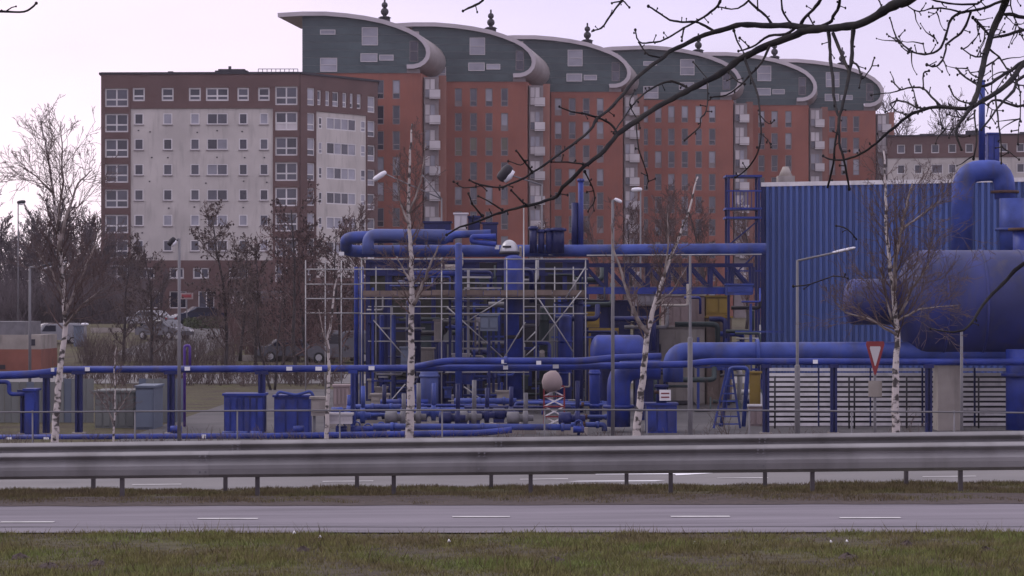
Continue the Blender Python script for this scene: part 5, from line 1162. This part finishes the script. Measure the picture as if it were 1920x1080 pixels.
for pts, r0, r1 in [
    ([(1553, 57), (1556, 89), (1557, 111), (1561, 144), (1563, 178), (1569, 211), (1573, 224), (1566, 271), (1562, 306), (1552, 351)], 3.3, 1.6), ([(1562, 62), (1576, 98), (1589, 127), (1592, 138)], 3.2, 2.2),
    ([(1600, 52), (1598, 78), (1597, 111), (1592, 138), (1587, 167), (1578, 204), (1573, 224), (1574, 267), (1581, 292), (1587, 322), (1593, 355)], 3.8, 1.6),
    ([(1598, 116), (1609, 124), (1614, 142), (1618, 147), (1631, 131), (1640, 109)], 1.9, 1.0), ([(1615, 147), (1611, 164)], 1.3, .8),
    ([(1358, -20), (1351, 0), (1344, 13), (1327, 27), (1304, 41), (1282, 53), (1260, 67), (1238, 77), (1218, 80), (1198, 78), (1191, 56)], 2.4, 1.2), ([(1197, 78), (1204, 89), (1216, 103), (1240, 108)], 1.5, 1.5),
    ([(1216, 12), (1238, 26), (1256, 37), (1278, 41), (1304, 41), (1322, 49), (1342, 60)], 1.4, 2.2), ([(1282, 53), (1278, 76)], 1.4, 1.2),
    ([(1180, -30), (1167, 0), (1156, 13), (1144, 31), (1127, 53), (1113, 57)], 2, 1.4), ([(1167, 0), (1180, 14)], 1.5, 1), ([(1165, 2), (1147, 6)], 1.3, 1),
    ([(1410, -15), (1403, 1), (1389, 13), (1371, 17), (1347, 13)], 2, 1.2), ([(1403, 1), (1422, 18), (1438, 31), (1447, 46)], 1.8, 2.2), ([(1421, 18), (1420, -12)], 1.2, 1.2),
    ([(1464, -15), (1467, 18), (1478, 38), (1486, 48)], 1.6, 1.8), ([(1545, -15), (1538, 0), (1524, 18), (1507, 36), (1500, 52)], 2.6, 2.8), ([(1574, -15), (1573, 11), (1562, 31), (1556, 42), (1532, 52)], 3, 2.4), ([(1515, 28), (1527, 50)], 1.4, 1.4),
    ([(1669, 34), (1678, 64), (1689, 80), (1711, 97), (1733, 102), (1756, 96), (1767, 84), (1776, 58), (1782, 38), (1796, 26), (1811, 22), (1833, 18), (1856, 11), (1884, 0)], 1.0, 2.6),
    ([(1700, 10), (1718, 21), (1733, 20), (1747, 16), (1773, 16), (1800, 23)], .9, 1.6), ([(1758, 18), (1752, 26), (1742, 31)], 1, .6), ([(1820, 22), (1811, 49), (1796, 67), (1776, 82), (1773, 96), (1767, 113), (1756, 124), (1745, 124), (1738, 121)], 2.2, 1.4),
    ([(1733, -8), (1756, 2), (1789, 7), (1833, 7), (1843, -8)], 1.6, 1.8), ([(1689, 80), (1686, 68)], .9, .6), ([(1711, 97), (1702, 100)], 1, .7), ([(1735, 102), (1731, 82)], 1, .8), ([(1758, 80), (1750, 66)], 1, .8),
    ([(1764, 200), (1747, 182), (1731, 166), (1709, 164), (1687, 169), (1669, 174), (1633, 178)], 2.2, .8), ([(1733, 204), (1716, 200), (1700, 192), (1684, 189), (1669, 196), (1682, 209), (1698, 214)], 2, 1), ([(1731, 166), (1732, 138), (1742, 133)], 1.5, 1.4),
    ([(1719, 198), (1713, 171), (1704, 149)], 1.3, 1), ([(1687, 168), (1672, 152)], 1.2, 1), ([(1803, 91), (1829, 107), (1848, 104)], 1.1, 1.5), ([(1793, 127), (1807, 142), (1820, 151), (1835, 161)], 1.8, 1.8), ([(1824, 33), (1842, 53), (1858, 68)], 1.6, 2.2), ([(1830, 36), (1846, 54)], 1, 1.2),
    ([(1860, 71), (1882, 67), (1920, 56), (1990, 40), (2180, -20)], 1.6, 3), ([(1879, 27), (1900, 27), (1920, 33), (1990, 30), (2180, -40)], 2.6, 3.5), ([(1856, 93), (1873, 107), (1887, 127), (1896, 140)], 1.8, 1.2), ([(1873, 109), (1858, 118), (1844, 127)], 1.3, 1.6),
    ([(1780, 162), (1789, 180), (1804, 191), (1820, 194)], 1.2, 1.6), ([(1828, 207), (1827, 220), (1831, 261), (1825, 298)], 2, 1.2), ([(1905, 150), (1913, 176), (1913, 222), (1911, 231), (1909, 271)], 1.5, .9), ([(1866, 178), (1873, 236), (1876, 261), (1878, 306)], 1.7, 1), ([(1853, 196), (1867, 187), (1896, 196), (1920, 198), (1990, 180), (2180, 120)], 1.2, 3),
    ([(1049, 200), (1072, 209), (1096, 213), (1128, 223), (1147, 234), (1158, 252)], 1.1, 2), ([(968, 283), (981, 300), (998, 322)], 1.2, 1.8), ([(953, 302), (976, 309), (984, 303)], .8, .9), ([(1034, 304), (1064, 304), (1093, 308)], 1, 1.4), ([(1097, 322), (1110, 349), (1115, 375), (1102, 396)], 1.4, .8),
    ([(958, 357), (976, 375), (989, 385)], 1.2, 1.8), ([(878, 362), (887, 383), (904, 404)], 1, 1.5), ([(897, 368), (919, 379), (942, 394)], 1, 1.5), ([(1184, 200), (1200, 182), (1220, 167), (1251, 153), (1273, 156), (1293, 168)], 1.3, 2.2), ([(1184, 200), (1160, 235), (1150, 250)], 1.3, 1.2),
    ([(1300, 116), (1322, 142), (1326, 152), (1327, 178), (1324, 209), (1313, 222), (1312, 237), (1284, 263)], 1, 1.2), ([(1396, 106), (1407, 142), (1420, 176), (1424, 204), (1427, 251), (1421, 286), (1400, 318), (1379, 332)], 2.2, 1.2), ([(1444, 85), (1429, 116), (1407, 140), (1389, 160), (1362, 178), (1333, 182)], 2.2, 1.2), ([(1367, 136), (1380, 151), (1396, 158)], 1.4, 1.2),
    ([(1376, 58), (1382, 76), (1391, 93), (1395, 100)], 1.5, 1.2), ([(1387, 71), (1404, 87)], 1.2, 1.2), ([(1384, 96), (1396, 93), (1418, 84), (1442, 67), (1473, 64), (1492, 52)], 1.2, 2.4), ([(1193, 230), (1198, 279), (1212, 321), (1216, 339), (1228, 335)], 1.3, .9), ([(1216, 339), (1212, 352)], .9, .6),
    ([(1487, 537), (1520, 533), (1562, 518), (1590, 522)], 1.2, .8), ([(1568, 423), (1588, 430), (1606, 448)], 1.1, .9), ([(1190, 170), (1180, 195), (1196, 225), (1200, 240)], 1.2, .8), ([(1427, 251), (1440, 262), (1446, 276)], 1, .7), ([(1424, 215), (1442, 232), (1452, 225)], 1, .7),
    ([(902, 348), (870, 352), (850, 340)], 1, .7), ([(1838, 147), (1822, 140), (1814, 128)], 1.3, 1), ([(1842, 189), (1860, 205), (1880, 208)], 1.2, .8), ([(1864, 176), (1880, 150), (1890, 138)], 1.1, .8), ([(1896, 151), (1912, 160), (1930, 158)], 1.4, 1), ([(1807, 222), (1790, 218), (1776, 215)], 1.2, .9), ([(1797, 238), (1780, 243), (1766, 240)], 1.2, .8),
    ([(1900, -20), (1895, 10), (1905, 40), (1918, 66)], 1.4, .9), ([(1640, -12), (1652, 10), (1648, 24)], 1.3, .9)]: B_(pts, r0, r1)
for pts in ([(930, -45), (905, 0), (885, 12), (868, 20)],): B_([(2180, -300), (1700, -260), (1300, -160), (1050, -80)] + pts, 5, 1.4)
dn = lambda x, y: 9.4 + .5 * math.sin(x * .006) + .35 * math.sin(y * .013 + 1)
near = thing('overhanging_tree', 'near leafless tree whose dark budded branches hang across the upper right', 'tree', (W(2230, 0, 9.6).x, 9.6, 0))
g = random.Random(77); tw = MB(); buds = MB()
def smooth(pts, k=3):
    out = []
    n = len(pts)
    for i in range(n - 1):
        p0, p1, p2, p3 = pts[max(0, i - 1)], pts[i], pts[i + 1], pts[min(n - 1, i + 2)]
        for j in range(k):
            t = j / k
            out.append(tuple(.5 * (2 * b + (c - a) * t + (2 * a - 5 * b + 4 * c - d) * t * t + (3 * b - a - 3 * c + d) * t ** 3) for a, b, c, d in zip(p0, p1, p2, p3)))
    return out + [pts[-1]]
for i, (pts, r0, r1) in enumerate(NT):
    sp = smooth(pts); n = len(sp); Q, rr = [], []
    for j, (x, y) in enumerate(sp):
        D = dn(x, y); Q.append(W(x, y, D) + rv(g, .0012)); t = j / (n - 1); w_ = r0 + (r1 - r0) * t ** (.52 if r0 > 9 else .75); rr.append(w_ * (1.16 if w_ < 6 else 1.08) / S(D) * g.uniform(.88, 1.14))
    big = max(r0, r1) > 3.4
    if big: b = MB(); b.tube(Q, rr, 9); b.build('branch', M['bark_near'], near)
    else: tw.tube(Q, rr, 6)
    # buds and short spurs along the outer wood
    ends = [(Q[0], rr[0]), (Q[-1], rr[-1])] if not big else [(Q[-1], rr[-1])]
    for e_, er in ends:
        if er * S(9.4) < 2.0: buds.ball(e_, max(er * 1.8, .0042), 6, 5, 1.15)
    for j in range(2, n - 1):
        if rr[j] * S(9.4) < 3.6 and g.random() < .30:
            d = (Q[j + 1] - Q[j - 1]).normalized(); pr = d.orthogonal().normalized(); pr.rotate(Matrix.Rotation(g.uniform(0, math.tau), 3, d)); L = g.choice((.008, .012, .03)) ; e_ = Q[j] + (pr * .8 + d * g.uniform(-.6, .6)) * (L + rr[j])
            tw.tube([Q[j], e_], [.0022, .0016], 4); buds.ball(e_, g.uniform(.0024, .0042), 5, 4, 1.4)
g2 = random.Random(5); pool = [(p, a, b_) for p, a, b_ in NT if any(1660 < x < 1925 and -10 < y < 260 for x, y in p)]
for _ in range(70):
    p, a, b_ = g2.choice(pool); i = g2.randrange(len(p) - 1); t = g2.random(); x = p[i][0] + (p[i + 1][0] - p[i][0]) * t; y = p[i][1] + (p[i + 1][1] - p[i][1]) * t
    if not 1650 < x < 1990: continue
    an = math.atan2(p[i + 1][1] - p[i][1], p[i + 1][0] - p[i][0]) + g2.choice((-1, 1)) * g2.uniform(.5, 1.1); L = g2.uniform(12, 48); c = [(x, y)]
    for k in range(4): an += g2.uniform(-.35, .35); c.append((c[-1][0] + math.cos(an) * L / 4, c[-1][1] + math.sin(an) * L / 4))
    Q = [W(u, v, dn(u, v)) for u, v in smooth(c, 2)]; tw.tube(Q, [(1.5 - .9 * k / (len(Q) - 1)) / S(9.4) for k in range(len(Q))], 5); buds.ball(Q[-1], g2.uniform(.0026, .0042), 5, 4, 1.3)
tw.build('twigs', M['bark_near'], near); bpy.data.objects['twigs']['kind'] = 'stuff'; o = buds.build('buds', M['bark_near'], near); o['kind'] = 'stuff'
b = MB(); q = W(2230, 0, 9.6); b.tube([(q.x, 9.6, -.2), (q.x + .02, 9.6, .6), (q.x - .02, 9.6, 2.0), (q.x - .05, 9.6, 3.2), (q.x - .06, 9.6, 4.2)], [.17, .13, .11, .085, .05], 14); b.build('trunk', M['bark_near'], near)
for y in (-170, -260, 60, 20, 110, 320, -300, -20, -40, 120):
    a = W(2180, y, dn(2180, y)); b = MB(); b.tube([Vector((q.x - .04, 9.6, min(4.1, a.z - .12))), Vector((q.x - .06, 9.55, a.z - .04)), a], [.035, .028, .02], 8); b.build('branch', M['bark_near'], near)
# second near tree, out of frame on the left, with one twig reaching in
nl = thing('overhanging_tree', 'near twig hanging into the upper left corner', 'tree', (W(-420, 0, 9.6).x, 9.6, 0)); q = W(-420, 0, 9.6)
b = MB(); b.tube([(q.x, 9.6, -.2), (q.x, 9.6, 1.2), (q.x + .04, 9.6, 3.6)], [.15, .12, .05], 12); b.build('trunk', M['bark_near'], nl)
b = MB(); b.tube([W(*p, 9.6) for p in smooth([(-420, -20), (-250, -40), (-100, 0), (-30, 18), (15, 22), (45, 22), (60, 14), (68, 6)])], [.03, .027, .024, .02, .017, .014, .011, .009, .007, .006, .0055, .005, .0045, .004, .004, .004, .004, .004, .004, .004, .0035, .003], 7); b.build('branch', M['bark_near'], nl)
b = MB(); b.tube([W(*p, 9.6) for p in ((10, 22), (22, 14), (30, 12))], [.003, .0025, .002], 5); b.ball(W(68, 6, 9.6), .0065, 6, 5); b.ball(W(30, 12, 9.6), .004, 6, 5); b.ball(W(3, 20, 9.6), .005, 6, 5); b.build('twigs', M['bark_near'], nl)

# ---------------------------------------------------------------- thin winter haze
b = MB(); b.box(-1200, 1200, -6, 1520, -3.1, 40); hz = b.build('haze', M['ground']); hz.data.materials.clear()
hm = bpy.data.materials.new('haze_air'); hm.use_nodes = True; t = hm.node_tree; t.nodes.remove(t.nodes['Principled BSDF'])
pv = t.nodes.new('ShaderNodeVolumePrincipled'); pv.inputs['Color'].default_value = (.92, .86, .96, 1); pv.inputs['Density'].default_value = .00016
t.links.new(pv.outputs[0], t.nodes['Material Output'].inputs['Volume']); hz.data.materials.append(hm); tag(hz, 'thin winter haze over the whole place', 'haze', kind='stuff')
